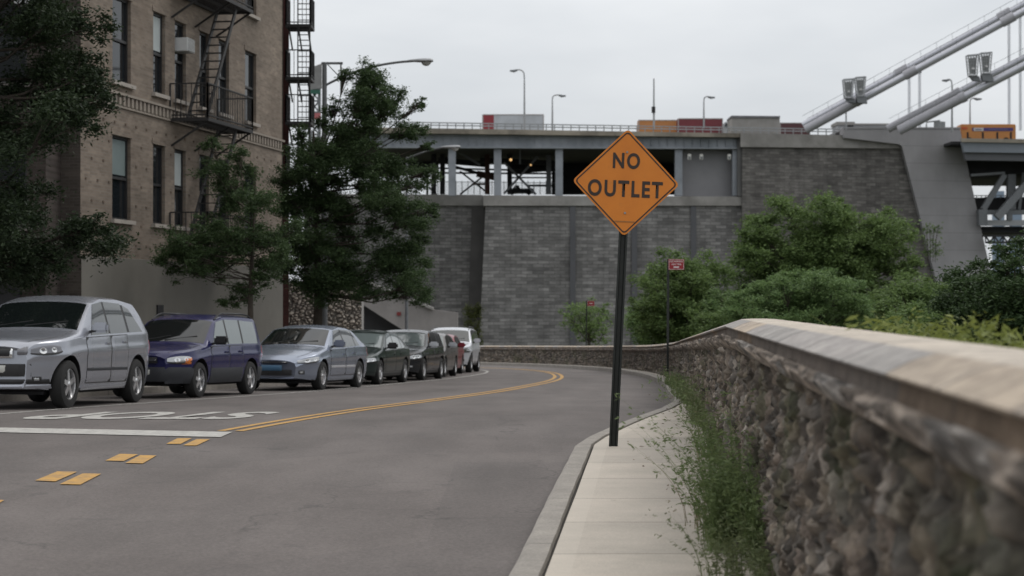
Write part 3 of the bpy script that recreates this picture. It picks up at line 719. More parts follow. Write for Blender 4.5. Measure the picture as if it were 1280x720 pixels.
    for sd in (1,-1):
        fl = nose(sd*(Wm*.70)-.05, sd*(Wm*.70)+.05, fz, fz+.085, 'fog_lamp', M_trim, .012); nose(sd*(Wm*.70)-.03, sd*(Wm*.70)+.03, fz+.016, fz+.068, 'fog_lens', M_lens, .016, fl)
    nose(-.045, .045, S['hl'][2][1]-.045, S['hl'][2][1]-.005, 'badge', M_chrome, .02)
    for q in S.get('bars', []): nose(*q)
    # seams: bonnet shut line
    for sd in (1,-1):
        mm = MB(); pts = [tox(PT(.12+(g0-.16)*k/12, sd*.86)+Vector((0,0,.001))) for k in range(13)]
        mm.tube(pts, .0045, 5); mm.build('bonnet_seam', M_trim, root)
    mm = MB(); a = tox(PT(g0+.02,-.75)); b = tox(PT(g0+.14,.05)); mm.tube([a+Vector((0,0,.015)),b+Vector((0,0,.018))], .008, 5); a = tox(PT(g0+.02,-.05)); b = tox(PT(g0+.16,.72)); mm.tube([a+Vector((0,0,.015)),b+Vector((0,0,.018))], .008, 5)
    mm.build('wiper', M_trim, root)
    if S.get('rails'):
        x0,x1 = S['rails']
        for sd in (1,-1):
            mm = MB(); pts = []
            for k in range(11):
                x = x0+(x1-x0)*k/10; p = tox(PT(x, sd*.93)); pts.append(p+Vector((0,0,.055*min(1,k/1.2,(10-k)/1.2)+.005)))
            mm.tube(pts, .018, 6); mm.build('roof_rail', S.get('railmat',M_trim), root, smooth=60)
    mm = MB(); mm.box((0,0,0), (L_-1.0, S['W']-.62, .2)); u = mm.build('underbody', M_dark, root); u.location = (0,0,S['zb']+.06)
    for x in (xf,xr):
        for sd in (1,-1): tyre_rim(wr_, .22, S['spokes'], root, Vector((L_/2-x, sd*(Wm-.125), wr_)), sd, S.get('rim',M_rim), M_tyre)
    return root
def place(root, S, wx, wy, hd):              # wx, wy: where the near front wheel stands; hd: heading of the row in degrees
    h = math.radians(hd); fw = Vector((-math.sin(h),-math.cos(h))); lf = Vector((-fw.y,fw.x)); xa = S['L']/2-S['xf']
    c = Vector((wx,wy))-fw*xa-lf*(S['W']/2-.12)
    zf,zb_ = road_z(wy),road_z(wy+S['L']-S['xf']-S['xrear'])
    root.location = (c.x,c.y,(zf+zb_)/2-.004 if True else 0); root.rotation_euler = (0, -math.atan2(zf-zb_, S['L']-S['xf']-S['xrear']), math.atan2(fw.y,fw.x))
def sedan(**k):
    S = dict(L=4.8,W=1.82,H=1.46,zb=.20,wheel=.32,xf=.95,xrear=1.1,spokes=7,
      top=[(0,.66),(.05,.73),(.14,.785),(.6,.90),(1.25,1.0),(2.05,1.40),(2.6,1.47),(3.2,1.45),(3.6,1.38),(4.15,1.12),(4.5,1.09),(4.72,1.06),(4.8,.9)],
      belt=[(0,.70),(1.2,.90),(2.5,.93),(4.0,.98),(4.8,.95)], ws=(1.30,2.02), rw=(3.62,4.12),
      wins=[[(1.62,'b'),(2.55,'b'),(2.55,1.36),(2.12,1.36)],[(2.62,'b'),(3.42,'b'),(3.36,1.345),(2.62,1.36)],[(3.47,'b'),(3.80,'b'),(3.44,1.31),(3.42,1.32)]],
      doors=[(1.40,2.58),(2.60,3.36)], mirror=(1.62,.97), tl=(.74,.95),
      hl=[(.02,.575),(.50,.63),(.56,.765),(.06,.685)],
      nose=[(-.36,.36,.60,.675,'grille',M_trim,.014),(-.48,.48,.33,.45,'lower_intake',M_trim,.010),(-.25,.25,.47,.58,'number_plate',M_plate,.02)])
    S.update(k); return S
def suv(**k):
    S = dict(L=4.6,W=1.84,H=1.72,zb=.27,wheel=.36,xf=.88,xrear=.95,spokes=5,arch=.07,tum=.26,
      top=[(0,.90),(.05,.98),(.15,1.02),(.6,1.07),(1.12,1.14),(1.80,1.60),(2.3,1.69),(3.4,1.69),(4.1,1.64),(4.42,1.15),(4.56,1.05),(4.6,.9)],
      belt=[(0,.92),(1.1,1.05),(2.5,1.08),(4.6,1.12)], ws=(1.17,1.78), rw=(4.12,4.36),
      wins=[[(1.50,'b'),(2.30,'b'),(2.30,1.58),(1.90,1.56)],[(2.38,'b'),(3.15,'b'),(3.15,1.585),(2.38,1.585)],[(3.24,'b'),(4.05,'b'),(3.92,1.56),(3.24,1.58)]],
      doors=[(1.32,2.34),(2.36,3.20)], mirror=(1.50,1.12), tl=(.85,1.12), rails=(1.95,4.0),
      hl=[(.015,.74),(.42,.76),(.44,.92),(.03,.90)],
      nose=[(-.42,.42,.74,.90,'grille',M_trim,.014),(-.40,.40,.81,.83,'grille_bar',M_chrome,.02),(-.40,.40,.765,.775,'grille_bar',M_chrome,.02),(-.48,.48,.38,.50,'lower_intake',M_trim,.010),(-.25,.25,.54,.65,'number_plate',M_plate,.02)])
    S.update(k); return S
P_silver = carpaint('silver_paint', (.36,.375,.42), .6, .25); P_ice = carpaint('ice_blue_silver_paint', (.29,.325,.40), .65, .25); P_blue = carpaint('deep_blue_paint', (.009,.010,.075), .2, .25)
P_green = carpaint('dark_green_paint', (.018,.030,.028), .4, .28); P_black = carpaint('black_paint', (.02,.022,.026), .35, .25); P_tan = carpaint('taupe_paint', (.115,.105,.10), .5); P_red = carpaint('dark_red_paint', (.22,.012,.025), .3); P_white = carpaint('white_silver_paint', (.60,.62,.66), .3)
X5 = suv(hz=1,L=4.85,W=1.93,H=1.77,paint=P_silver,wheel=.375,xf=.86,xrear=1.04,zb=.26,spokes=5,arch=.075,nf=.40,nl=.75,
      top=[(0,.90),(.05,.99),(.16,1.03),(.6,1.08),(1.30,1.17),(2.05,1.62),(2.5,1.715),(3.3,1.72),(4.0,1.66),(4.45,1.33),(4.75,1.12),(4.85,.9)],
      belt=[(0,.93),(1.2,1.05),(2.5,1.09),(4.85,1.16)], ws=(1.36,2.03), rw=(4.15,4.45), rails=None,
      wins=[[(1.72,'b'),(2.52,'b'),(2.52,1.61),(2.12,1.58)],[(2.60,'b'),(3.40,'b'),(3.36,1.60),(2.60,1.615)],[(3.50,'b'),(4.15,'b'),(3.72,1.52),(3.46,1.58)]],
      doors=[(1.46,2.56),(2.58,3.36)], mirror=(1.72,1.14), tl=(.85,1.08), molding=.60, moldmat=M_clad, sillmat=P_silver,
      hl=[(.04,.77),(.50,.80),(.47,.945),(.06,.905)], lens=M_lensd, sglass=G_mid,
      nose=[(-.36,-.03,.745,.93,'kidney_grille',M_chrome,.014),(.03,.36,.745,.93,'kidney_grille',M_chrome,.014),(-.335,-.055,.765,.91,'grille_slats',M_trim,.020),(.055,.335,.765,.91,'grille_slats',M_trim,.020),(.43,.58,.79,.91,'headlight',M_lensd,.010),(-.58,-.43,.79,.91,'headlight',M_lensd,.010),(-.62,.62,.48,.66,'lower_intake',M_trim,.012),(-.26,.26,.53,.64,'number_plate',M_plate,.022),(-.80,.80,.30,.36,'skid_plate',P_silver,.018),(-.80,.80,.37,.44,'lower_trim',M_trim,.014)])
FOR = suv(L=4.46,W=1.735,H=1.65,paint=P_blue,wheel=.335,xf=.90,xrear=1.02,zb=.26,spokes=5,clad=.56,cladmat=M_clad,blackh=False,mirmat=M_trim,
      top=[(0,.78),(.05,.85),(.14,.885),(.6,.95),(1.15,1.01),(1.85,1.48),(2.3,1.57),(3.3,1.58),(4.0,1.56),(4.3,1.15),(4.40,1.0),(4.46,.85)], tum=.22,
      belt=[(0,.82),(1.1,.95),(2.5,.98),(4.46,1.0)], ws=(1.20,1.83), rw=(4.03,4.28), rails=(1.95,3.9), sglass=G_pale,
      wins=[[(1.48,'b'),(2.25,'b'),(2.25,1.46),(1.88,1.43)],[(2.32,'b'),(3.02,'b'),(3.02,1.465),(2.32,1.465)],[(3.10,'b'),(3.92,'b'),(3.84,1.44),(3.10,1.46)]],
      doors=[(1.34,2.28),(2.30,3.02)], mirror=(1.48,1.0), tl=(.75,1.0), amber=[(.22,.635),(.40,.64),(.42,.76),(.26,.76)],
      hl=[(.015,.62),(.40,.64),(.42,.78),(.03,.76)],
      nose=[(-.36,.36,.64,.75,'grille',M_trim,.014),(-.34,.34,.69,.705,'grille_bar',M_chrome,.02),(-.82,.82,.31,.57,'bumper',M_clad,.03),(-.25,.25,.42,.53,'number_plate',M_plate,.042)])
ACC = sedan(paint=P_ice,molding=.52,moldmat=plain('bright_moulding',(.5,.5,.52),.4,.3,.05),sillmat=P_ice,sglass=G_mid,
      nose=[(-.36,.36,.60,.67,'grille',M_trim,.014),(-.36,.36,.662,.682,'grille_bar',M_chrome,.026),(-.34,.34,.625,.632,'grille_bar',M_chrome,.02),(-.46,.46,.34,.46,'lower_intake',M_trim,.010),(-.24,.24,.44,.56,'number_plate',M_plate_b,.03)])
GRN = sedan(L=4.86,W=1.79,H=1.42,paint=P_green,spokes=6,glass=G_pale,sglass=G_pale,nf=.42,
      top=[(0,.62),(.05,.69),(.16,.75),(.6,.86),(1.25,.96),(2.1,1.36),(2.6,1.42),(3.2,1.40),(3.6,1.33),(4.2,1.06),(4.6,1.03),(4.78,.98),(4.86,.85)],
      wins=[[(1.62,'b'),(2.55,'b'),(2.55,1.31),(2.16,1.31)],[(2.62,'b'),(3.42,'b'),(3.36,1.295),(2.62,1.31)],[(3.47,'b'),(3.80,'b'),(3.44,1.26),(3.42,1.27)]],
      belt=[(0,.66),(1.2,.86),(2.5,.89),(4.0,.93),(4.8,.9)], mirror=(1.62,.93), hl=[(.02,.54),(.42,.57),(.42,.70),(.05,.655)], mirmat=M_trim,
      nose=[(-.3,.3,.54,.62,'grille',M_trim,.014),(-.48,.48,.30,.42,'lower_intake',M_trim,.010),(-.25,.25,.43,.53,'number_plate',M_plate,.02)])
BLK = suv(L=4.5,W=1.77,H=1.5,paint=P_black,glass=G_pale,wheel=.32,zb=.2,rails=None,
      top=[(0,.70),(.05,.77),(.14,.82),(.6,.92),(1.2,1.0),(1.95,1.40),(2.4,1.48),(3.3,1.48),(4.0,1.42),(4.3,1.12),(4.45,1.0),(4.5,.85)],
      belt=[(0,.74),(1.1,.92),(2.5,.95),(4.5,1.0)], ws=(1.24,1.92), rw=(4.02,4.27), tum=.30, mirmat=P_white,
      wins=[[(1.52,'b'),(2.30,'b'),(2.30,1.38),(2.0,1.36)],[(2.38,'b'),(3.10,'b'),(3.10,1.385),(2.38,1.385)],[(3.18,'b'),(3.95,'b'),(3.85,1.34),(3.18,1.38)]],
      hl=[(.015,.59),(.40,.62),(.42,.75),(.05,.72)], mirror=(1.5,.97), tl=(.75,.98), amber=None,
      nose=[(-.34,.34,.60,.72,'grille',M_chrome,.014),(-.48,.48,.32,.44,'lower_intake',M_trim,.010),(-.25,.25,.46,.56,'number_plate',M_plate,.02)])
TAN = sedan(L=4.5,W=1.72,paint=P_tan,glass=G_pale,spokes=6,
      top=[(0,.66),(.05,.73),(.14,.785),(.6,.89),(1.15,.98),(1.9,1.37),(2.4,1.44),(3.0,1.42),(3.4,1.35),(3.9,1.10),(4.25,1.06),(4.42,1.02),(4.5,.88)], ws=(1.2,1.87), rw=(3.42,3.88),
      wins=[[(1.50,'b'),(2.38,'b'),(2.38,1.33),(1.98,1.33)],[(2.45,'b'),(3.2,'b'),(3.16,1.315),(2.45,1.33)],[(3.25,'b'),(3.55,'b'),(3.24,1.28),(3.22,1.29)]],
      doors=[(1.30,2.40),(2.42,3.14)], mirmat=P_white, sillmat=P_tan)
RED = dict(TAN); RED.update(paint=P_red, mirmat=P_red, sillmat=P_red)
WSV = suv(L=4.7,W=1.88,H=1.76,paint=P_white,glass=G_mid,wheel=.36)
LAST = suv(L=4.5,W=1.80,paint=P_white,glass=G_dark)
def rise(S, k):
    S = dict(S); S['top'] = [(x,z*k) for x,z in S['top']]; S['belt'] = [(x,z*k) for x,z in S['belt']]; S['H'] *= k
    S['wins'] = [[(x,z if z == 'b' else z*k) for x,z in q] for q in S['wins']]; S['hl'] = [(x,z*k) for x,z in S['hl']]; S['mirror'] = (S['mirror'][0],S['mirror'][1]*k)
    S['nose'] = [(a,b,c*k,d*k)+tuple(r) for a,b,c,d,*r in S['nose']]; return S
X5 = rise(X5, 1.055); FOR = rise(FOR, 1.02); WSV = rise(WSV, 1.02)
cars = [(X5,'suv','large silver suv with smoked headlights, nearest of the parked row','suv',-6.97,27.4,8.3),
 (FOR,'station_wagon','deep blue wagon with grey plastic cladding parked behind the silver suv','station wagon',-5.97,33.2,13.5),
 (ACC,'sedan','pale ice blue sedan with blue front plate parked behind the blue wagon','sedan',-4.27,39.0,12),
 (GRN,'sedan','dark green low sedan parked behind the ice blue sedan','sedan',-3.45,45.0,9.5),
 (BLK,'hatchback','black wagon with pale windshield parked behind the dark green sedan','hatchback',-2.62,50.7,8.5),
 (TAN,'sedan','taupe sedan parked between the black wagon and the dark red car','sedan',-2.22,56.1,6),
 (RED,'sedan','dark red sedan mostly hidden in front of the far white suv','sedan',-2.06,61.3,4),
 (WSV,'suv','white silver suv with roof rails at the bend, far end of the row','suv',-1.62,66.3,4.5),
 (LAST,'suv','last white car peeking out behind the far white suv','suv',-1.70,71.9,-3)]
for S,nm,lb,ct,wx,wy,hd in cars:
    r_ = make_car(S, nm, lb, ct); place(r_, S, wx, wy, hd)
# ================================================================ left buildings
BA = Vector((-10.5,42.8)); BD = Vector((.185,1)).normalized(); BNm = Vector((BD.y,-BD.x))      # along the front, outward to the road
def yb(px): r = (px-640)/F; return (-10.5-.185*42.8)/(r-.185)
def ub(px): return (yb(px)-42.8)/BD.y
def bp(u, o, z): q = BA+BD*u+BNm*o; return Vector((q.x,q.y,z))
BROT = math.atan2(-BD.x, BD.y)
def wall_with_holes(U, Z, holes, fn, depth):      # fn(u,o,z); returns MB
    us = sorted(set([U[0],U[1]]+[h[0] for h in holes]+[h[1] for h in holes])); zs = sorted(set([Z[0],Z[1]]+[h[2] for h in holes]+[h[3] for h in holes])); m = MB()
    for a,b in zip(us[:-1],us[1:]):
        for c,d_ in zip(zs[:-1],zs[1:]):
            mu,mz = (a+b)/2,(c+d_)/2
            if any(h[0]<mu<h[1] and h[2]<mz<h[3] for h in holes): continue
            m.add([fn(a,0,c),fn(b,0,c),fn(b,0,d_),fn(a,0,d_)], [(0,1,2,3)])
    for a,b,c,d_ in holes:
        o = -depth
        m.add([fn(a,0,c),fn(b,0,c),fn(b,0,d_),fn(a,0,d_),fn(a,o,c),fn(b,o,c),fn(b,o,d_),fn(a,o,d_)], [(0,4,5,1),(1,5,6,2),(2,6,7,3),(3,7,4,0)])
    return m
def brick_building():
    root = thing('apartment_building', 'tan brick apartment building with dentil band, tall dark windows and grey painted base', 'building', (BA.x,BA.y,gz(43)))
    off = -root.location
    M_b = brick_mat('tan_brick', 1, (.22,.178,.142), (.155,.124,.10), (.19,.17,.145), .22, .075, .22, .008, stain=(.12,.09,.07))
    M_s = brick_mat('shaded_brick', 0, (.085,.072,.062), (.06,.05,.044), (.09,.08,.07), .22, .075, .2, .008)  # darker copy of the brick, shade of the end wall in its colour
    cols = [(140,163),(191,206),(218,232),(249,261),(273,286),(306,320)]; holes = []
    for f,(z0,z1) in enumerate(((3.54,5.69),(7.07,9.27),(10.45,12.65),(13.95,16.1))):
        for a,b in cols: holes.append((ub(a),ub(b),z0,z1))
    UE = ub(352.5)
    zb_ = gz(50)-.7
    m = wall_with_holes((0,UE),(2.55,17.5),holes,bp,.2); w_ = m.build('front_wall', M_b, root, fix=False)
    m = MB(); m.add([bp(0,.03,zb_),bp(UE,.03,zb_),bp(UE,.03,2.55),bp(0,.03,2.55),bp(0,0,2.56),bp(UE,0,2.56)], [(0,1,2,3),(3,2,5,4)]); 
    m.build('painted_base', plain('base_paint',(.135,.128,.112),.85,0,.14,.7,dirt=(.105,.10,.088)), root, fix=False)
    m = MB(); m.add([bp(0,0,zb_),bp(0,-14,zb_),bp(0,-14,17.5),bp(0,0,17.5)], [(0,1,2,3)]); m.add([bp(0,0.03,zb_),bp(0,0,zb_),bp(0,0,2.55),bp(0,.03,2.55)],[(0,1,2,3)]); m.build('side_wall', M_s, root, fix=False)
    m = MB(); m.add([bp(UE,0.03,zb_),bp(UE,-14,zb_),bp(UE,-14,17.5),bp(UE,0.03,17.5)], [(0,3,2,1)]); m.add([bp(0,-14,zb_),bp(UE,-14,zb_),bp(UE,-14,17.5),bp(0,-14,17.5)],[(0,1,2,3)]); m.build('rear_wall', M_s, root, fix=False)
    m = MB(); m.add([bp(0,0,17.5),bp(UE,0,17.5),bp(UE,-14,17.5),bp(0,-14,17.5)], [(0,1,2,3)]); m.build('roof', M_conc, root, fix=False)
    # dentil band
    m = MB(); mm = Matrix.Rotation(BROT,3,'Z')
    for z,h,o in ((6.76,.06,.10),(6.44,.05,.05)): m.box(bp(UE/2,o/2,z), (o,UE,h), mm)
    u = .1
    while u < UE-.1: m.box(bp(u,.035,6.60), (.07,.12,.24), mm); u += .27
    m.build('dentil_band', plain('band_stone',(.26,.225,.19),.85,0,.15,2), root)
    # raised header bricks scattered in a regular rhythm
    m = MB()
    for zz in np.arange(2.9,6.3,.52):
        for k,uu in enumerate(np.arange(.3,UE-.3,.70)):
            u2 = uu+(.35 if int(zz/.52)%2 else 0)
            if any(a-.12<u2<b+.12 and c-.2<zz<d_+.1 for a,b,c,d_ in holes): continue
            m.box(bp(u2,.006,zz), (.02,.09,.06), mm)
    fw = root.children[0]; hb = m.build('t', plain('dark_header_brick',(.11,.08,.06),.9,0,.2,3)); bm = bmesh.new(); bm.from_mesh(fw.data); n0 = len(bm.faces); bm.from_mesh(hb.data); bm.faces.ensure_lookup_table()
    for f_ in bm.faces[n0:]: f_.material_index = 1
    bm.to_mesh(fw.data); bm.free(); fw.data.materials.append(MC['dark_header_brick']); bpy.data.objects.remove(hb)
    sill_m = plain('sill_stone',(.33,.30,.27),.85,0,.15,2); fr_m = plain('window_frame',(.02,.02,.021),.5,0,.2,5); blind = plain('window_blind',(.42,.46,.46),.8,0,.06,4)
    for i,(a,b,c,d_) in enumerate(holes):
        cu,o = (a+b)/2,-.10; wdt = b-a
        m = MB()
        for uu,ww,zz,hh in ((a+.03,.06,(c+d_)/2,d_-c),(b-.03,.06,(c+d_)/2,d_-c),(cu,wdt-.12,c+.03,.06),(cu,wdt-.12,d_-.03,.06),(cu,wdt-.12,(c+d_)/2,.07)): m.box(bp(uu,-.12,zz), (.06,ww,hh), mm)
        wd = m.build('window', fr_m, root)
        for zz,oo in (((c*.25+d_*.75),-.135),((c*.75+d_*.25),-.155)):
            m = MB(); m.box(bp(cu,oo,zz), (.008,wdt-.11,(d_-c)/2-.04), mm); m.build('pane', M_glass, wd)
        if i in (0,7,2): 
            m = MB(); m.box(bp(cu,-.125,d_-.06-(d_-c)*.22), (.004,wdt-.13,(d_-c)*.42), mm); m.build('blind', blind if i != 0 else plain('grey_blind',(.15,.19,.19),.5,0,.05), wd)
        m = MB(); m.box(bp(cu,.03,c-.05), (.16,wdt+.22,.10), mm); m.build('sill', sill_m, wd)
        m = MB(); m.box(bp(cu,.008,d_+.08), (.03,wdt+.16,.15), mm); m.build('lintel', M_b, wd)
        m = MB(); m.add([bp(a,-.2,c),bp(b,-.2,c),bp(b,-.2,d_),bp(a,-.2,d_)],[(0,1,2,3)]); m.build('dark_room', M_dark, wd, fix=False)
    # foundation vent (dark opening just over the cars)
    m = MB(); m.box(bp(ub(198),.03,EYE-.22), (.08,.42,.30), mm); m.build('vent', M_dark, root)
    for o in root.children_recursive:
        if o.parent == root: o.location = off
brick_building()
# air conditioner in the third window
mm_ = Matrix.Rotation(BROT,3,'Z')
r_ = thing('air_conditioner', 'white box air conditioner sticking out of an upper window', 'air conditioner', bp(ub(225.5),0,8.62))
m = MB(); m.box(Vector((BNm.x,BNm.y,0))*.06, (.50,.58,.38), mm_); m.build('casing', plain('ac_white',(.55,.56,.56),.5,0,.08,5), r_, bevel=.015)
m = MB()
for k in range(9): m.box(Vector((BNm.x,BNm.y,0))*.315+Vector((0,0,-.16+.04*k)), (.012,.50,.014), mm_)
m.build('grille', plain('ac_grille',(.22,.22,.22),.6), r_)
# fire escapes
def fire_escape(u0, u1, zf, label, ladder=1, fn=bp, dep=1.1, rot=BROT, hgt=3.55):
    o0 = fn(u0,0,zf); r = thing('fire_escape', label, 'fire escape', o0, 0, 'iron fire escapes'); f = lambda u,o,z: fn(u,o,z)-o0
    m = MB()
    for k in range(int((u1-u0)/.09)+1): u = u0+k*.09; m.bar(f(u,.02,zf), f(u,dep,zf), .035, .02)
    for o in (.02,dep/2,dep): m.bar(f(u0,o,zf-.04), f(u1,o,zf-.04), .05, .10)
    for u in (u0,u1): m.bar(f(u,.02,zf-.04), f(u,dep,zf-.04), .05, .10)
    m.build('platform', M_iron, r)
    for u in (u0+.1,(u0+u1)/2,u1-.1): m = MB(); m.bar(f(u,dep,zf-.06), f(u,.02,zf-.75), .05); m.build('bracket', M_iron, r)
    m = MB(); P4 = [(u0,.02),(u0,dep),(u1,dep),(u1,.02)]
    for (a,b),(c,d_) in zip(P4[:-1],P4[1:]):
        for z in (zf+.08,zf+.95): m.bar(f(a,b,z), f(c,d_,z), .045, .035)
        n = max(2,int(math.hypot(c-a,d_-b)/.14))
        for k in range(n+1): t = k/n; m.bar(f(a+(c-a)*t,b+(d_-b)*t,zf), f(a+(c-a)*t,b+(d_-b)*t,zf+.95), .02 if k%n else .045)
    m.build('railing', M_iron, r)
    if ladder:
        m = MB(); a0,a1 = u0+.35,u1-.9 ; 
        for o in (dep*.35,dep*.85): m.bar(f(a0,o,zf), f(a1,o,zf+hgt), .05, .12)
        for k in range(1,14): t = k/14; m.bar(f(a0+(a1-a0)*t,dep*.35,zf+hgt*t), f(a0+(a1-a0)*t,dep*.85,zf+hgt*t), .13, .025)
        m.build('ladder', M_iron, r)
    return r
ua,ub_ = (48.5-42.8)/BD.y,(52.2-42.8)/BD.y
fire_escape(ua,ub_,6.50,'middle iron fire escape balcony with a steep ladder on the tan brick front')
fire_escape(ua,ub_,10.05,'topmost iron fire escape balcony at the upper edge of the tan brick front')
fire_escape(ua,ub_,2.95,'lowest iron fire escape balcony half hidden by the small street tree')
# dark brick neighbour far left, nearer wing
def dark_wing():
    M_s = brick_mat('dark_brown_brick', 0, (.042,.034,.029), (.032,.025,.021), (.05,.04,.036), .22, .075, .25, .008)
    q0 = at(57,380,41.5); r = thing('dark_brick_building', 'dark brown brick building behind the big left tree', 'building', (q0.x,q0.y,gz(41)))
    off = -r.location; fn = lambda u,o,z: Vector((q0.x-u, q0.y-o, z))
    holes = []
    for z0 in (3.2,6.6,10.0):
        for u0 in (.45,2.6,4.7): holes.append((u0,u0+1.05,z0,z0+1.9))
    m = wall_with_holes((0,8),(-1,17),holes,fn,.2); m.build('front_wall', M_s, r, fix=False)
    m = MB(); m.add([fn(0,0,-1),fn(0,-9,-1),fn(0,-9,17),fn(0,0,17)],[(0,1,2,3)]); m.build('side_wall', M_s, r, fix=False)
    m = MB(); m.add([fn(0,0,17),fn(8,0,17),fn(8,-9,17),fn(0,-9,17)],[(0,1,2,3)]); m.build('roof', M_conc, r, fix=False)
    fr = bpy.data.materials['window_frame']; plain('dark_sill',(.12,.11,.10),.9)
    for a,b,c,d_ in holes:
        m = MB(); cu = (a+b)/2
        for uu,ww,zz,hh in ((a+.03,.06,(c+d_)/2,d_-c),(b-.03,.06,(c+d_)/2,d_-c),(cu,b-a-.12,c+.03,.06),(cu,b-a-.12,d_-.03,.06),(cu,b-a-.12,(c+d_)/2,.06)): m.box(fn(uu,-.12,zz), (ww,.06,hh))
        w_ = m.build('window', fr, r); m = MB(); m.box(fn(cu,-.14,(c+d_)/2), (b-a-.1,.01,d_-c-.08)); m.build('pane', M_glass_d, w_)
        m = MB(); m.box(fn(cu,.03,c-.05), (b-a+.2,.14,.09)); m.build('sill', bpy.data.materials['dark_sill'], w_)
        m = MB(); m.add([fn(a,-.2,c),fn(b,-.2,c),fn(b,-.2,d_),fn(a,-.2,d_)],[(0,1,2,3)]); m.build('dark_room', M_dark, w_, fix=False)
    m = MB(); m.box(fn(1.2,.25,2.25), (3.2,.9,.12)); m.build('canopy', M_dark, r)
    m = MB(); m.box(fn(1.2,.02,.9), (1.2,.06,2.3)); m.build('door', M_dark, r)
    for o in r.children: o.location = off
dark_wing()
q = at(38,2,41.3); r_ = thing('air_conditioner', 'grey air conditioner in a dark window at the top left corner', 'air conditioner', q)
m = MB(); m.box((0,-.1,.1), (.6,.5,.38)); m.build('casing', bpy.data.materials['ac_white'], r_, bevel=.015)
m = MB()
for k in range(8): m.box((0,-.356,-.03+.04*k), (.5,.01,.014))
m.build('grille', bpy.data.materials['ac_grille'], r_)
# narrow dark red building beyond with its own iron stair
def red_building():
    M_r = brick_mat('dark_red_brick', 0, (.07,.022,.02), (.05,.018,.017), (.06,.04,.035), .22, .075, .2, .008)
    z0 = 63; a = at(338,380,z0); b = at(361,380,z0); r = thing('red_brick_building', 'narrow dark red brick building edge beyond the tan brick one', 'building', (a.x,a.y,gz(60)))
    o = r.location; H = at(0,-60,z0).z
    holes = []
    m = MB(); kk = 10/z0; m.prism([Vector((a.x-6,z0,-3))-o,Vector((b.x,z0,-3))-o,Vector((b.x,z0,H))-o,Vector((a.x-6,z0,H))-o], (b.x*kk*1.3,10,0)); m.build('wall', M_r, r)
    m = MB(); m.box(Vector(((a.x+b.x)/2-3,z0-.05,H+.1))-o, (b.x-a.x+6.3,.4,.25)); m.build('cornice', M_iron, r)
    fr = bpy.data.materials['window_frame']
    for k in range(4):
        z = 2.6+3.3*k; m = MB(); x = at(352,380,z0).x-.35; m.box(Vector((x,z0-.02,z+.9))-o, (.7,.06,1.7)); w_ = m.build('window', fr, r); m = MB(); m.box(Vector((x,z0-.06,z+.9))-o, (.58,.02,1.55)); m.build('pane', M_glass, w_)
red_building()
def fn2(u, o, z): q_ = at(357,380,61.5); return Vector((q_.x+u-.0, q_.y-o+1.1, z))
for k,(py,lb) in enumerate(((30,'upper landing of the far iron fire stair against the sky'),(96,'second landing of the far iron fire stair beside the utility pole'),(152,'third landing of the far iron fire stair just above the trees'),(214,'lowest landing of the far iron fire stair behind the trees'))):
    z = EYE+(HOR-py)/F*61.5; r_ = fire_escape(0,.86,z,lb,0,fn2,1.1)
    m = MB(); o0 = r_.location
    for x in (.42,.84): m.bar(fn2(x,1.1,z)-o0, fn2(x,1.1,z+1.75)-o0, .04)
    for j in range(9): m.bar(fn2(.42,1.1,z+.15+j*.19)-o0, fn2(.84,1.1,z+.15+j*.19)-o0, .03)
    m.build('ladder', M_iron, r_)
# rubble garden wall beyond the building
def rubble():
    z0 = 66.0; a = at(345,352,z0); b = at(452,352,z0); r = thing('rubble_wall', 'tall pale rubble stone wall behind the parked cars', 'wall', (a.x,z0,gz(z0)))
    o = r.location; top = a.z; bot = gz(z0)-.5; nx = 230; nz_ = 110; P = np.zeros((nx,nz_,3)); CO = np.zeros((nx,nz_,3))
    for i in range(nx):
        x = a.x+(b.x-a.x)*i/(nx-1)
        for k in range(nz_):
            z = bot+(top-bot)*k/(nz_-1); dd,pp = noise.voronoi(Vector((x*6.0+noise.noise(Vector((x*3,z*3,0)))*.4, z*9.0+noise.noise(Vector((x*3,z*3,5)))*.4, 0))); e = dd[1]-dd[0]
            f = min(1,e*2.5); P[i,k] = (x-o.x, z0-.11*f*f*(3-2*f)-o.y, z-o.z); g = .75+.5*abs(math.sin(pp[0].x*7.1+pp[0].y*3.3)); m_ = 1-min(1,e*3.2)
            CO[i,k] = [c*g*(1-m_)+.035*m_ for c in (.46,.42,.37)]
    grid_mesh('stone_face', P, vcol_mat('pale_rubble',.95,.3), r, col=CO, smooth=60)
    m = MB(); m.box(Vector(((a.x+b.x)/2,z0+.5,(top+bot)/2))-o, (b.x-a.x,.98,top-bot)); m.build('core', M_conc, r)
rubble()
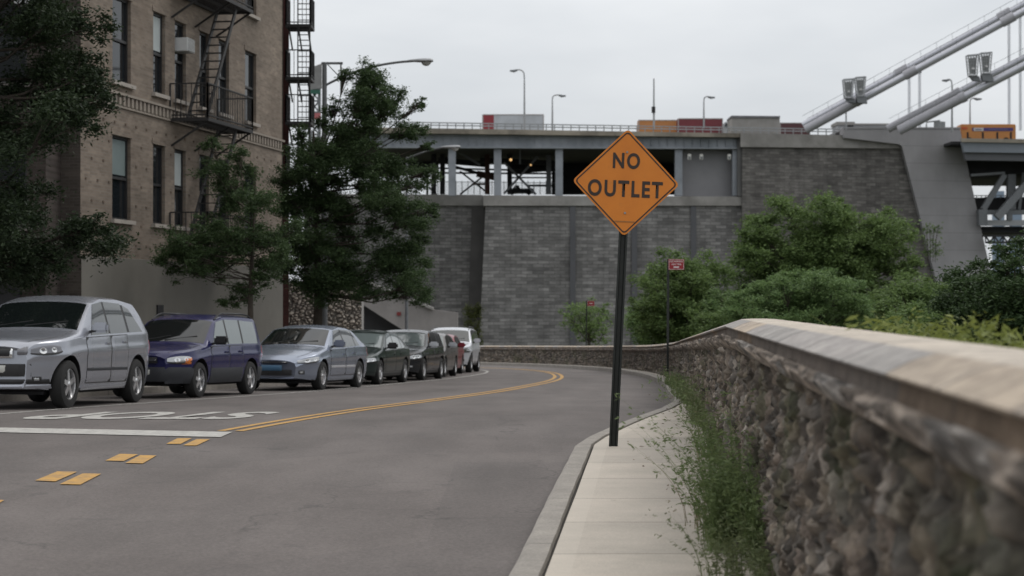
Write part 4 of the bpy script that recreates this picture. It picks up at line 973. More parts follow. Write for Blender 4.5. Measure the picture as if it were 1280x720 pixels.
# ================================================================ utility / street lights
plain('sooty_arm',(.10,.105,.11),.6,.2,.2,5)
def cobra(px, pyb, pyt, Y, head, label, r0=.09, bracket=False):
    b = at(px,pyb,Y); b.z = gz(Y); root = thing('street_light', label, 'street light', b); t = at(px+.5,pyt,Y)-b
    m = MB(); m.tube([(0,0,0),(t.x*.5,0,t.z*.5),t], [r0*1.25,r0,r0*.75], 10); m.build('pole', M_steel if not bracket else plain('grey_pole',(.12,.125,.13),.6,0,.2,4), root, smooth=60)
    hp = at(head[0],head[1],Y-.3)-b; st = Vector((t.x,0,hp.z-(.75 if bracket else .45)))
    c1 = st.lerp(hp,.45)+Vector((0,0,.36 if bracket else .12)); pts = [ (st*(1-s)**2+c1*(2*s*(1-s))+hp*s*s) for s in np.linspace(0,1,14)]
    m = MB(); m.tube(pts, .038, 8); m.build('arm', MC['sooty_arm'] if not bracket else MC['grey_pole'], root, smooth=60)
    hl = .42; m = MB(); rows = [(-.28,.035,.035),(-.2,.06,.05),(0,.12,.075),(.25,.17,.09),(.45,.15,.085),(.52,.08,.05)]
    vs = []; n = 12
    for x,w_,h in rows:
        for k in range(n): a = 2*math.pi*k/n; vs.append(hp+Vector((x+.12, math.cos(a)*w_, math.sin(a)*h*(1 if math.sin(a)>0 else .5))))
    m.add(vs, [(i*n+k,i*n+(k+1)%n,(i+1)*n+(k+1)%n,(i+1)*n+k) for i in range(len(rows)-1) for k in range(n)]+[tuple(range(n)),tuple((len(rows)-1)*n+k for k in range(n))])
    m.build('lamp_head', M_galv, root, smooth=60)
    m = MB(); vs = []
    for j in range(5):
        ph = math.pi/2*j/4
        for k in range(n): a = 2*math.pi*k/n; vs.append(hp+Vector((.42+math.cos(a)*.16*math.cos(ph), math.sin(a)*.12*math.cos(ph), -.02-.14*math.sin(ph))))
    m.add(vs, [(i*n+k,i*n+(k+1)%n,(i+1)*n+(k+1)%n,(i+1)*n+k) for i in range(4) for k in range(n)]); m.build('lens', NT('lamp_lens').setp(Base_Color=(.5,.5,.48),Roughness=.1,Transmission_Weight=.3), root, smooth=60)
    if bracket:
        m = MB(); m.bar(t+Vector((-.1,0,-.02)), t+Vector((.58,0,-.02)), .07); m.bar(t+Vector((.52,0,0)), t+Vector((.52,0,-1.0)), .045); m.bar(t+Vector((.1,0,-.06)), t+Vector((.52,0,-.5)), .03); m.build('bracket', MC['grey_pole'], root)
cobra(405,430,78,56,(516,76),'tall street light with long curved arm beside the second leafy tree', .095, True)
cobra(508,430,196,72,(556,184),'slim far street light whose pale head hangs before the viaduct', .06)
# ================================================================ sloping ramp wall left of the abutment
def px_prism(name, pts, Y, dep, mat, parent):
    o = parent.location; m = MB(); P_ = [at(x,y,Y)-o for x,y in pts]; m.prism(P_, (0,dep,0)); return m.build(name, mat, parent)
r_ = thing('ramp_wall', 'grey concrete ramp wall sloping down behind the parked cars', 'wall', at(520,445,128))
px_prism('parapet', [(440,346),(541,387),(572,391),(572,450),(526,450),(512,418),(440,372)], 128, 1.2, plain('ramp_concrete',(.24,.225,.22),.9,0,.15,.5,dirt=(.17,.16,.155)), r_)
px_prism('soffit', [(430,366),(512,418),(526,450),(430,450)], 129.5, 3, M_dark, r_)  # dark slab standing for the shade in the opening under the ramp
px_prism('cap', [(440,343.5),(541,384.5),(541,387.5),(440,346.5)], 127.7, 1.7, M_conc, r_)
px_prism('red_mark', [(496,390),(501,390),(501,394.5),(496,394.5)], 127.9, .08, plain('dull_red',(.16,.02,.02),.7), r_)
# ================================================================ bridge approach: viaduct, abutment, decks
M_st = brick_mat('abutment_stone', 0, (.245,.24,.236), (.125,.123,.122), (.12,.117,.113), 1.5, .46, .26, .05, streak=.25, bump=.8)
M_st2 = brick_mat('dark_abutment_stone', 0, (.185,.177,.168), (.105,.10,.096), (.095,.09,.085), 1.4, .42, .30, .03, streak=.3, bump=.8)
def Yf(px): return 236+ (px-560)*.025           # the whole face runs slightly away to the right
def pr(name, pts, mat, parent, dY=0, dep=4, Y=None):
    o = parent.location; m = MB(); P_ = [at(x,y,(Yf(x) if Y is None else Y)+dY)-o for x,y in pts]
    m.prism(P_, (0,dep,0)); return m.build(name, mat, parent)
lw = thing('abutment_wall', 'grey coursed stone retaining wall with concrete band below the viaduct', 'retaining wall', at(700,520,240))
pr('stone_front', [(607,257),(1000,257),(1000,540),(594,540)], M_st, lw, 0, 12)
pr('stone_wing', [(380,257),(612,257),(612,540),(380,540)], M_st, lw, 7, 8)
pr('corner_return', [(590,257.5),(608,257.5),(598,540),(580,540)], plain('shaded_return_stone',(.085,.082,.08),.95,0,.25,.4), lw, 6.4, 1)  # shade of the recessed corner put into a darker stone colour
pr('concrete_band', [(604,244),(1002,246),(1002,257),(604,257)], M_conc, lw, -.4, 14)
pr('wing_band', [(380,242),(603.5,243.5),(603.5,257),(380,256)], M_conc, lw, 6.5, 8)
M_pil = plain('dark_pilaster',(.082,.084,.092),.8,0,.15,.3)
for x in (716,793,867): pr('pilaster_strip', [(x-3.4,258),(x+3.4,258),(x+3.4,540),(x-3.4,540)], M_pil, lw, -.35, .3)  # darker pilaster strips standing proud of the stone front
def algae():
    t = NT('algae_streak'); c = t.ramp(t.noise(.6,6,rough=.7,c=t.coord(scale=(1,1,.3))), [(.3,(.05,.06,.03)),(.7,(.075,.095,.03))]); t.setp(Base_Color=c,Roughness=.95); return t.m
vd = thing('viaduct', 'blue grey steel viaduct on pale columns carrying the roadway over the retaining wall', 'viaduct', at(700,243,240))
pr('girder', [(440,165),(923,171),(923,184.5),(440,183)], M_girder, vd, 0, .5)
pr('girder_flange', [(440,182.5),(923,184.2),(923,186),(440,184.5)], M_girder, vd, -.4, 1.2)
for k in range(46):
    x = 450+k*10.4
    pr('stiffener', [(x,168+(x-440)*.0125),(x+.8,168+(x-440)*.0125),(x+.8,183),(x,183)], M_girder, vd, -.25, .25)
pr('deck', [(440,158.5),(930,166.5),(930,171.5),(440,165.5)], M_parapet, vd, -1.2, 40)
pr('soffit', [(440,176),(923,180),(923,183),(440,180)], M_dark, vd, 1.0, 34)  # near-black colour carries the shade beneath the deck
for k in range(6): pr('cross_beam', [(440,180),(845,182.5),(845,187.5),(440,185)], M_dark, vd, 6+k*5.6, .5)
for x in (565,622,699,770,848.5,920.5):
    pr('column', [(x-4.6,184.8),(x+4.6,184.8),(x+4.6,244.5),(x-4.6,244.5)], M_girder, vd, .05, 1.1)
for x,m_ in ((553,M_dark),(609,M_rust),(637,M_dark),(686,M_steel),(542,M_dark)):
    pr('inner_column', [(x-3,186),(x+3,186),(x+3,242.5),(x-3,242.5)], m_, vd, 16, 1)
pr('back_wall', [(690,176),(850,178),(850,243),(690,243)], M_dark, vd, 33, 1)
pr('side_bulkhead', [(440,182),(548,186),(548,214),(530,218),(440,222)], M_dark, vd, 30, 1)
pr('concrete_infill', [(852,186.5),(917,187),(917,246),(852,245)], plain('infill_concrete',(.21,.21,.22),.9,0,.1,.3), vd, 2, 1)
def brace(a, b, Y, w, mat, name='brace'):
    m = MB(); o = vd.location; m.bar(at(a[0],a[1],Y)-o, at(b[0],b[1],Y)-o, w); m.build(name, mat, vd)
brace((630,203),(670,243),252,.30,M_steel); brace((672,196),(630,242),252,.30,M_steel)
brace((596,217),(626,223),256,.9,M_rust); brace((560,206),(600,217),256,.4,M_dark)
brace((545,210),(700,214),262,.25,M_dark); brace((545,216),(690,217),262,.25,M_dark); brace((640,222),(690,222),262,.2,M_dark)
brace((533,232),(552,214),252,.22,M_dark); brace((533,232),(546,243),252,.22,M_dark); brace((534,205),(534,243),252,.3,M_dark); brace((533,232),(548,222),252,.2,M_dark)
brace((548,200),(612,206),258,.8,M_dark); brace((570,188),(600,206),250,.3,M_steel); brace((600,200),(700,204),256,.7,M_dark); brace((575,243),(612,214),262,.25,M_dark); brace((612,243),(575,214),262,.25,M_dark); brace((640,208),(690,208),260,.9,M_dark); brace((590,230),(612,230),262,.3,M_rust); brace((660,232),(690,232),262,.3,M_dark); brace((650,184),(650,205),246,.2,M_steel); brace((640,215),(698,211),258,.5,M_dark)
M_lamp = emit('warm_lamp', (1,.6,.25), 1.0)
for x,y,rr in ((638.5,199.5,.2),(663.5,206,.13),(700.5,209.5,.12)):
    l_ = thing('viaduct_lamp', {638.5:'brightest warm lamp under the viaduct left of the cross brace',663.5:'small warm lamp under the viaduct on the cross brace',700.5:'faint warm lamp beside the third pale column'}[x], 'lamp', at(x,y,250), 0, 'warm lamps under the viaduct')
    m = MB(); m.lathe([(0,-rr),(rr*.7,-rr*.7),(rr,0),(rr*.7,rr*.7),(0,rr)], 12); m.build('bulb', M_lamp, l_, smooth=60)
    m = MB(); m.bar((0,0,rr*.8), (0,0,1.2), .08); m.lathe([(rr*1.15,-.02),(rr*.5,.1)],12,Matrix.Translation((0,0,rr*.9))@Matrix.Rotation(math.pi/2,4,'X')); m.build('bracket', M_dark, l_)
for k,x in enumerate((873,888,912)): 
    f_ = thing('wall_light', ('left','middle','right')[k]+' of three small white lights on the concrete infill wall', 'wall light', at(x-11 if k<2 else x,196,239.5), 0, 'small lights on the infill wall')
    m = MB(); m.box((0,.2,0), (.45,.4,.75)); m.build('housing', plain('pale_fixture',(.5,.5,.47),.6), f_, bevel=.05); m = MB(); m.box((0,1.2,.2), (.1,1.9,.1)); m.box((0,-.02,-.1),(.3,.05,.35)); m.build('bracket', M_steel, f_)
# chain link fence behind the viaduct
fc = thing('chain_link_fence', 'thin chain link fence seen through the open viaduct', 'fence', at(610,242,266)); o = fc.location
m = MB()
for x in np.arange(540,692,7.5): m.bar(at(x,243,266)-o, at(x,226,266)-o, .10)
m.bar(at(536,227,266)-o, at(694,228.5,266)-o, .09); m.build('post', M_steel, fc)
m = MB()
for y in np.arange(229,243,1.6): m.bar(at(536,y,266)-o, at(694,y+1.2,266)-o, .025)
for x in np.arange(537,692,1.6): m.bar(at(x,243,266)-o, at(x,228,266)-o, .02)
m.build('mesh', M_steel, fc)
# parked pickup under the viaduct
pk = thing('pickup_truck', 'dark pickup truck silhouette parked under the viaduct', 'pickup truck', at(650,243,258)); o = pk.location; s_ = 258/F
m = MB(); prof = [(-15,-2),(-15,-7),(-9,-8),(-6.5,-12),(-1.5,-12.2),(0,-8),(17,-8),(17,-2)]
m.prism([Vector((x*s_,0,-y*s_*.95)) for x,y in prof], (0,1.9,0)); m.build('body', M_dark, pk, bevel=.04)
m = MB(); m.prism([Vector((x*s_,-.02,-y*s_)) for x,y in ((-8,-7.9),(-6,-11),(-4.5,-11),(-4.5,-7.9))], (0,.02,0)); m.build('window', plain('pale_pane',(.4,.42,.43),.3), pk)
for x in (-10,11):
    m = MB(); m.lathe([(0,-.05),(.36,-.05),(.38,.1),(.38,.25),(0,.25)], 16, Matrix.Translation((x*s_,0,.3))); m.build('wheel', M_tyre, pk)
# right-hand anchorage
ab = thing('bridge_anchorage', 'huge dark stone bridge anchorage with concrete cap', 'anchorage', at(1040,520,240))
pr('stone_face', [(928,183),(1128,185),(1180,400),(1200,540),(928,540)], M_st2, ab, -1, 40)
pr('concrete_cap', [(926,166),(1060,169),(1060,172),(1126,180),(1128,185.5),(926,183.5)], M_conc, ab, -1.5, 41)
pr('edge_pier', [(922,172),(928,172),(928,245),(922,245)], plain('dark_pier_stone',(.10,.10,.10),.9,0,.2,.4), ab, -.6, 6)  # even dark grey stone
sb = thing('concrete_buttress', 'smooth pale concrete buttress slab leaning against the stone anchorage', 'buttress', at(1180,400,238))
ct = NT('buttress_concrete'); cs = ct.n('ShaderNodeSeparateXYZ'); ct.l(ct.coord(), cs.inputs[0]); cj = ct.math('GREATER_THAN', ct.math('ABSOLUTE', ct.math('SUBTRACT', ct.math('FRACT', ct.math('DIVIDE', cs.outputs[2], 2.45)), .5)), .485)
cc = ct.ramp(ct.noise(.25,5), [(.3,(.265,.262,.27)),(.7,(.315,.31,.32))]); cc = ct.mix(.5, cc, ct.ramp(ct.noise(1,5,c=ct.coord(scale=(.25,.25,.12)),rough=.65), [(.35,(.8,.8,.8)),(.65,(1.08,1.08,1.08))]), 'MULTIPLY'); cc = ct.mix(ct.math('MULTIPLY',cj,.35), cc, (.07,.07,.07)); ct.setp(Base_Color=cc,Roughness=.9)
pr('slab', [(1055,160.5),(1200.5,160.5),(1206,190),(1246,375),(1262,540),(1200,540),(1174,365),(1128,183),(1124,180),(1055,172)], ct.m, sb, -2.2, 3)
pr('slab_top', [(1055,158.8),(1201,158.8),(1201,160.8),(1055,160.8)], ct.m, sb, -2.3, 14)
# right-hand bridge deck: girder, lower deck, truss
bd = thing('bridge_deck', 'steel bridge deck with truss and lower level leaving to the right', 'bridge', at(1260,190,244))
def prb(name, pts, mat, Y, dep):
    pts = [(x,y) if x < 1420 else (1900,y+(7.4 if y < 205 else 0)) for x,y in pts]
    return pr(name, pts, mat, bd, 0, dep, Y)
prb('upper_girder', [(1203,177.6),(1420,181),(1420,193),(1206,190)], plain('blue_grey_steel',(.19,.215,.245),.6,0,.1,.4), 244, 1)
prb('parapet', [(1202,172.6),(1420,175),(1420,180.7),(1203,177.3)], M_parapet, 243.6, .5)
prb('lower_flange', [(1206,190.2),(1420,193.2),(1420,203),(1208,200)], plain('shadowed_steel',(.11,.115,.125),.7,0,.1,.4), 244.6, 1)  # darker copy of the girder steel, underside shade put into the colour
prb('deck_slab', [(1190,176.5),(1420,180),(1420,184),(1190,180)], M_dark, 245, 34)
prb('under_deck', [(1208,198),(1420,201),(1420,222),(1255,217),(1212,219.5),(1210,221)], M_dark, 252, 26)
prb('lower_deck', [(1216,247),(1290,246),(1420,250),(1420,262),(1219,262)], M_dark, 252, 14)
prb('lower_beam', [(1222,262.5),(1420,262),(1420,268),(1223,268)], M_steel, 249, .8)
prb('lower_chord', [(1225,275),(1420,275),(1420,282),(1227,282)], M_galv, 249, .8)
prb('cross_girder', [(1227,283),(1420,283),(1420,293),(1229,291)], M_dark, 251, 10)
m = MB(); o = bd.location
def bb_(a, b, Y, w, h=None): m.bar(at(a[0],a[1],Y)-o, at(b[0],b[1],Y)-o, w, h)
bb_((1256,218),(1229,262),249,.75); bb_((1264,218),(1264,262),250,1.1); bb_((1310,200),(1246,272),247,1.05); bb_((1310,200),(1370,272),247,1.05)
for k in range(5): bb_((1430+k*120,200+k),(1370+k*120,272),247,1.05); bb_((1430+k*120,200+k),(1490+k*120,272),247,1.05)
bb_((1214,219),(1256,216),249,.35)
bb_((1280,216),(1274,262),250,.4); bb_((1228,262),(1228,282),249,1.2); bb_((1262,268),(1262,275),249,.7)
for k in range(8): bb_((1222+k*10,262-(k%2)*16),(1232+k*10,262-((k+1)%2)*16),253,.14)
for k in range(26): bb_((1215+k*6,244.5),(1215+k*6,248),251,.1)
bb_((1205,244.5),(1420,243.5),251,.12)
m.build('truss', M_steel, bd)
m = MB(); o = bd.location
bb_((1228,295),(1330,294),248,.3); bb_((1232,303),(1330,303),248,.3)
for k in range(9): x = 1232+k*11; bb_((x,295),(x+5.5,303),248,.2); bb_((x+5.5,303),(x+11,295),248,.2); bb_((x,295),(x,303),248,.15)
m.build('inspection_truss', M_dark, bd)
# far tower of the bridge
tw = thing('bridge_tower', 'far bridge tower leg tinted pale blue for haze below the right deck', 'tower', at(1262,372,1150)); o = tw.location
m = MB(); Ht = 60
for x in (1248,1270,1296):
    m.box(at(x,330,1150)-o, (6.2,7,95))
for z in (-40,-22,-4,14,32): m.bar(at(1240,340,1150)-o+Vector((0,0,z)), at(1300,340,1150)-o+Vector((0,0,z)), 2.2)
for z in (-40,-22,-4,14): m.bar(at(1248,340,1150)-o+Vector((0,0,z)), at(1296,340,1150)-o+Vector((0,0,z+18)), 1.6)
m.build('leg', plain('hazed_tower_steel',(.20,.26,.34),.6,0,.1,.05), tw)  # distance haze is put into the pale blue colour
# ---------------------------------------------------------------- railing along the deck
rl = thing('bridge_railing', 'long grey metal railing along the top of the viaduct and anchorage', 'railing', at(800,160,236)); o = rl.location
m = MB()
def rail_y(x): return 158.3+(x-440)*.0163
for dy in (-6.8,-3.6): m.bar(at(440,rail_y(440)+dy,Yf(440)-.8)-o, at(1050,rail_y(1050)+dy,Yf(1050)-.8)-o, .14, .14)
for x in np.arange(446,1050,10.3): m.bar(at(x,rail_y(x)+.5,Yf(x)-.8)-o, at(x,rail_y(x)-7,Yf(x)-.8)-o, .13)
m.build('rails', M_galv, rl)
# ---------------------------------------------------------------- vehicles on the deck
def box_truck(x0, x1, ytop, ybot, Y, label, cm, name='box_truck', cat='truck', front=None, stripes=None, group='vehicles on the bridge'):
    a = at(x0,ybot,Y); b = at(x1,ytop,Y); r = thing(name, label, cat, Vector(((a.x+b.x)/2,Y,a.z)), 0, group); w_ = b.x-a.x; h = b.z-a.z
    m = MB(); m.box((0,1.25,h/2+.35), (w_,2.5,h-.7)); m.build('cargo_box', cm, r, bevel=.05)
    m = MB(); m.box((0,1.25,.45), (w_*.96,2.1,.25)); m.build('chassis', M_dark, r)
    for x in (-w_*.36,-w_*.25,w_*.30): 
        for yy in (0,2.2): m = MB(); m.lathe([(0,-.05),(.45,-.05),(.5,.05),(.5,.25),(0,.25)], 16, Matrix.Translation((x,yy,.5))); m.build('wheel', M_tyre, r)
    m = MB(); 
    for z in (.8,h-.08): m.box((0,-.03,z), (w_-.1,.06,.12))
    for x in (-w_/2+.08,w_/2-.08): m.box((x,-.032,h/2+.35), (.12,.06,h-.8))
    m.build('frame_trim', plain('truck_trim',(.33,.31,.30),.5,.2,.1), r)
    if front: m = MB(); m.box((-w_/2+.9,-.012,h/2+.38), (1.6,.05,h-1.0)); m.box((-w_/2-.01,1.25,h/2+.35),(.05,2.3,h-.9)); m.build('end_panel', front, r)
    if stripes:
        for (sx0,sx1,sz0,sz1,mt,nm) in stripes: m = MB(); m.box(((sx0+sx1)/2*w_,-.02,(sz0+sz1)/2*h), ((sx1-sx0)*w_,.06,(sz1-sz0)*h)); m.build(nm, mt, r)
    return r
M_twhite = plain('truck_white',(.42,.45,.49),.5,0,.1,.5,dirt=(.30,.32,.34)); M_torange = plain('truck_orange',(.40,.17,.05),.5,0,.12,.5); M_tred = plain('truck_red',(.13,.016,.024),.5,0,.15,.6); M_tmar = plain('truck_maroon',(.07,.022,.025),.6,0,.15,.6)
box_truck(603,680,142.5,178,262,'white box trailer with a dark red end panel crossing the viaduct',M_twhite,'trailer','trailer',front=plain('truck_end_red',(.22,.02,.03),.5,0,.1,1))
box_truck(798,849,149.5,184,266,'plain orange box truck on the viaduct above the diamond sign',M_torange)
box_truck(847.5,904,147.5,182,262,'crimson box trailer with pale frame edges beside the orange truck',M_tred,'trailer','trailer')
box_truck(975,1013,153,188,268,'low maroon truck body beside the foot of the upper bridge cable',M_tmar)
# small cab between the crimson trailer and the grey shed
cb = thing('truck_cab', 'small white and black truck cab between crimson trailer and grey shed', 'truck cab', at(909,182,260), 0, 'vehicles on the bridge'); s_ = 260/F
m = MB(); m.prism([Vector((x*s_,0,z*s_)) for x,z in ((-5,4),(5,4),(5,26),(3,30),(-2,30),(-5,24))], (0,2.3,0)); m.build('cab', plain('cab_white',(.3,.31,.32),.4), cb, bevel=.06)
m = MB(); m.prism([Vector((x*s_,-.03,z*s_)) for x,z in ((-3.5,22),(2,22),(1.5,28),(-2,28))], (0,.05,0)); m.build('window', M_glass, cb)
for x in (-.3,.3): m = MB(); m.lathe([(0,-.05),(.45,-.05),(.5,.05),(.5,.3),(0,.3)], 14, Matrix.Translation((x,0,.45))); m.build('wheel', M_tyre, cb)
sh = thing('concrete_shed', 'plain grey concrete shed standing on the anchorage roof', 'shed', at(944,168,247)); o = sh.location
m = MB(); m.prism([at(x,y,247)-o for x,y in ((915,146.5),(975,146.5),(975,172),(915,172))], (0,5,0)); m.build('wall', M_conc, sh)
m = MB(); m.prism([at(x,y,246.8)-o for x,y in ((914.5,144.2),(975.5,144.8),(975.5,146.7),(914.5,146.7))], (0,5.4,0)); m.build('roof', M_conc_light, sh)
hs = thing('equipment_hut', 'pale low equipment hut with dark vent behind the buttress top', 'hut', at(1080,160,256)); o = hs.location
m = MB(); m.prism([at(x,y,256)-o for x,y in ((1047,154),(1112,154),(1112,164),(1047,164))], (0,4,0)); m.build('wall', plain('hut_white',(.36,.37,.38),.7,0,.1,.6), hs)
m = MB(); m.prism([at(x,y,255.7)-o for x,y in ((1046,152),(1069,152),(1069,154.3),(1113,154.3),(1113,156),(1046,156))], (0,4.5,0)); m.build('roof', M_conc, hs)
m = MB(); m.prism([at(x,y,255.8)-o for x,y in ((1060,152.5),(1067,152.5),(1067,158),(1060,158))], (0,.2,0)); m.build('vent', M_dark, hs)
gf = thing('metal_frame', 'small bent pipe frame on top of the concrete buttress', 'frame', at(1167,160,240)); o = gf.location
m = MB(); m.tube([at(x,y,240)-o for x,y in ((1158.5,160),(1158.5,152.5),(1175,150.5),(1175,160))], .11, 6); m.build('pipe', M_galv, gf); m = MB(); m.prism([at(x,y,241)-o for x,y in ((1168,151),(1182,152),(1182,159),(1168,159))], (0,.2,0)); m.build('panel', M_galv, gf)
# orange bus at the right
bs = thing('coach_bus', 'long orange coach with purple band on the right bridge deck', 'bus', at(1236,180,252), 0, 'vehicles on the bridge'); o = bs.location
s_ = 252/F; m = MB(); m.box((0,1.25,(180-165.5)*s_), (69*s_,2.5,21*s_)); m.build('body', plain('bus_orange',(.48,.20,.05),.45,0,.12,.6), bs, bevel=.12)
m = MB(); m.box((.6,-.02,(180-161.6)*s_), (51*s_,.08,4.0*s_)); m.build('purple_band', plain('purple',(.05,.035,.16),.5,0,.2,1), bs)
m = MB(); m.box((-12.5*s_,-.05,(180-161.6)*s_), (12*s_,.08,3.6*s_)); m.build('white_block', plain('bus_white',(.6,.6,.58),.5), bs)
m = MB(); m.box((-12.5*s_,-.10,(180-161.6)*s_), (9*s_,.04,1.2*s_)); m.box((12*s_,-.07,(180-161.6)*s_), (24*s_,.04,1.1*s_)); m.build('band_lettering', plain('faded_letter',(.12,.11,.2),.5), bs)
for x in (-26,-7,11,28): m = MB(); m.box((x*s_,-.03,(180-170)*s_), (2.2*s_,.1,10*s_)); m.build('pillar', M_dark, bs)
m = MB(); m.box((-30*s_,-.025,(180-160)*s_), (7*s_,.06,3*s_)); m.build('red_patch', plain('bus_red',(.45,.08,.02),.5), bs)
for x in (-24,22): m = MB(); m.lathe([(0,-.05),(.45,-.05),(.5,.05),(.5,.3),(0,.3)], 14, Matrix.Translation((x*s_,0,.5))); m.build('wheel', M_tyre, bs)
# ---------------------------------------------------------------- lamps on the deck
def deck_lamp(px, yb_, yt, hx, Y, label, curve=1):
    b = at(px,yb_,Y); r = thing('bridge_lamp', label, 'street light', b, 0, 'lamp posts on the bridge deck'); t = at(px,yt,Y)-b; hd = at(hx,yt-.5,Y)-b
    m = MB(); pts = [(0,0,0),t*.5,t*.86]
    m.tube(pts, [.16,.12,.09], 8); m.build('pole', M_galv, r)
    m = MB(); a = t*.86; pts = [a, a.lerp(Vector((t.x,0,t.z)),.7)+Vector(((hd.x)*.08,0,0)), Vector((hd.x*.45,0,t.z*1.0)), Vector((hd.x,0,t.z*1.0-.03))]; pts = catmull(pts,5); m.tube(pts, .09, 6); m.build('arm', M_galv, r)
    m = MB(); s = 1 if hx > px else -1; m.prism([Vector((hd.x+s*x,-.25,t.z+z)) for x,z in ((-.5,0),(.6,-.05),(.65,-.22),(0,-.34),(-.4,-.15))], (0,.5,0)); m.build('lamp_head', M_steel, r)
deck_lamp(655.5,165,87,643,245,'tallest bridge lamp with short arm to the left above the white trailer')
deck_lamp(690.5,163,118.5,702,262,'bridge lamp just right of the white trailer with arm to the right')
deck_lamp(880,160,120.5,888.5,262,'bridge lamp above the crimson trailer')
deck_lamp(1190.5,165,99,1184,242,'bridge lamp with kinked pole on the concrete buttress')
deck_lamp(1213,170,122.5,1222,258,'bridge lamp behind the orange coach')
an = thing('antenna_mast', 'thin antenna mast with dark box above the diamond sign', 'antenna', at(817.5,160,245)); o = an.location
m = MB(); m.tube([(0,0,0),at(817.5,137,245)-o,at(817.5,98,245)-o], [.15,.13,.09], 8); m.build('mast', M_galv, an); m = MB(); m.box(at(817,137,244.8)-o, (.5,.4,.85)); m.build('box', M_dark, an)
th = thing('thin_pole', 'thin grey pole on the anchorage in front of the cable lamps', 'pole', at(1058,162,236)); o = th.location; m = MB(); m.tube([(0,0,0),at(1058,122,236)-o], [.11,.08], 8); m.build('shaft', M_galv, th)
# ---------------------------------------------------------------- suspension cables
M_cab = plain('cable_silver', (.52,.53,.58), .35, .4, .08, .4)
M_cab2 = plain('cable_sleeve', (.36,.36,.39), .6, .2, .15, .5)
def cable(a, b, Ya, Yb, r, label, sleeve=None, mat=M_cab, br=None):
    A = at(a[0],a[1],Ya); B = at(b[0],b[1],Yb); root = thing('suspension_cable', label, 'cable', A, 0, 'main bridge cables'); D = B-A
    m = MB(); pts = [D*t+Vector((0,0,-(t*(1-t))*D.length*.004)) for t in np.linspace(0,1,16)]; m.tube(pts, r, 16); m.build('strand', mat, root, smooth=60)
    if sleeve: m = MB(); m.tube([D*0-D.normalized()*.2, D*sleeve], r*1.22, 16); m.tube([D*sleeve,D*(sleeve+.012)], r*1.35, 16); m.build('sleeve', M_cab2, root, smooth=60)
    m = MB(); nrm = Vector((0,0,1.55*r+.6))
    for s in (-.5,.5):
        m.tube([p+nrm+Vector((0,s*r*1.6,0)) for p in pts], .02, 4)
    for t in np.linspace(.02,.98,32): p = D*t; m.bar(p+Vector((0,-.5*r*1.6,0)), p+nrm+Vector((0,-.5*r*1.6,0)), .03)
    m.build('hand_line', M_steel, root)
    if br:
        for t in br: m = MB(); m.tube([D*(t-.012),D*(t+.012)], r*1.3, 16); m.build('cable_band', M_cab2, root, smooth=60)
cable((1009,161),(1681,-205),238,214,.50,'upper front main cable rising from the anchorage to the top right corner', .10, br=(.21,.4,.6,.8))
cable((1004,156),(1676,-214),241,217,.44,'upper rear main cable running just behind the upper front one', None, br=(.20,.4,.6,.8))
cable((1126,162),(1714,-144),236,212,.54,'lower front main cable rising from the concrete buttress', .14)
cable((1112,160),(1712,-154),240,216,.46,'lower rear main cable running just behind the lower front one', .15)
for k,(x,y1,Y,lb) in enumerate(((1137,92,300,'left hanger rope of the pair under the upper cable'),(1150,86,300,'right hanger rope of the pair under the upper cable'),(1262,20,300,'left tall hanger rope near the right edge'),(1276,16,300,'right tall hanger rope at the right edge'))):
    h = thing('hanger_rope', lb, 'hanger rope', at(x,163,Y), 0, 'vertical hanger ropes'); o = h.location; m = MB()
    for dx in (-.95,.95): m.tube([at(x+dx,163,Y)-o, at(x+dx,y1,Y)-o], .13, 6)
    m.build('rope', plain('pale_rope',(.78,.80,.83),.6,.1,.05,.5), h); m = MB(); m.box(at(x,y1+3,Y)-o, (.6,.4,.5)); m.build('socket', M_steel, h)
def light_cluster(cx, cy, Y, s, label):
    r = thing('floodlight_cluster', label, 'floodlight', at(cx,cy,Y), 0, 'floodlight cages on the cables'); k = s*Y/F
    for dx,ht,tp in ((-7.5,0,0),(7.5,2.5,1)):
        m = MB(); P4 = [(-6.2,13),(6.2,14),(4.2,-10),(-3.8,-10)]; P4 = [Vector(((dx+x)*k,0,(z+ht)*k)) for x,z in P4]
        for yy in (0,1.0):
            for i in range(4): m.bar(P4[i]+Vector((0,yy,0)), P4[(i+1)%4]+Vector((0,yy,0)), .13)
            for t in np.linspace(.12,.88,6): m.bar(P4[0].lerp(P4[3],t)+Vector((0,yy,0)), P4[1].lerp(P4[2],t)+Vector((0,yy,0)), .06)
            for t in (.25,.5,.75): m.bar(P4[0].lerp(P4[1],t)+Vector((0,yy,0)), P4[3].lerp(P4[2],t)+Vector((0,yy,0)), .06)
        for i in range(4): m.bar(P4[i], P4[i]+Vector((0,1,0)), .1)
        m.build('cage', M_galv, r)
        m = MB(); m.prism([Vector((dx*k+(p.x-dx*k)*.72, .35, ht*k+(p.z-ht*k)*.76)) for p in P4], (0,.4,0)); m.build('lamp_panel', plain('lamp_panel_grey',(.22,.23,.225),.6,.2,.3,4), r)
        m = MB(); m.box((dx*k,.1,(ht-2)*k), (3*k,.3,1.6*k)); m.build('lamp', plain('lamp_white',(.6,.6,.6),.3), r)
    m = MB(); m.prism([Vector((x*k,.1,z*k)) for x,z in ((2,-9),(14,-8),(16,-17),(4,-16))], (0,.8,0)); m.prism([Vector((x*k,.5,z*k)) for x,z in ((-10,-10),(0,-10),(2,-16),(-6,-15))], (0,.8,0)); m.build('bracket', M_steel, r)
light_cluster(1069,112,233.5,1.0,'left floodlight cage on the upper bridge cable'); light_cluster(1225.5,83,230,1.1,'right floodlight cage on the lower bridge cable')
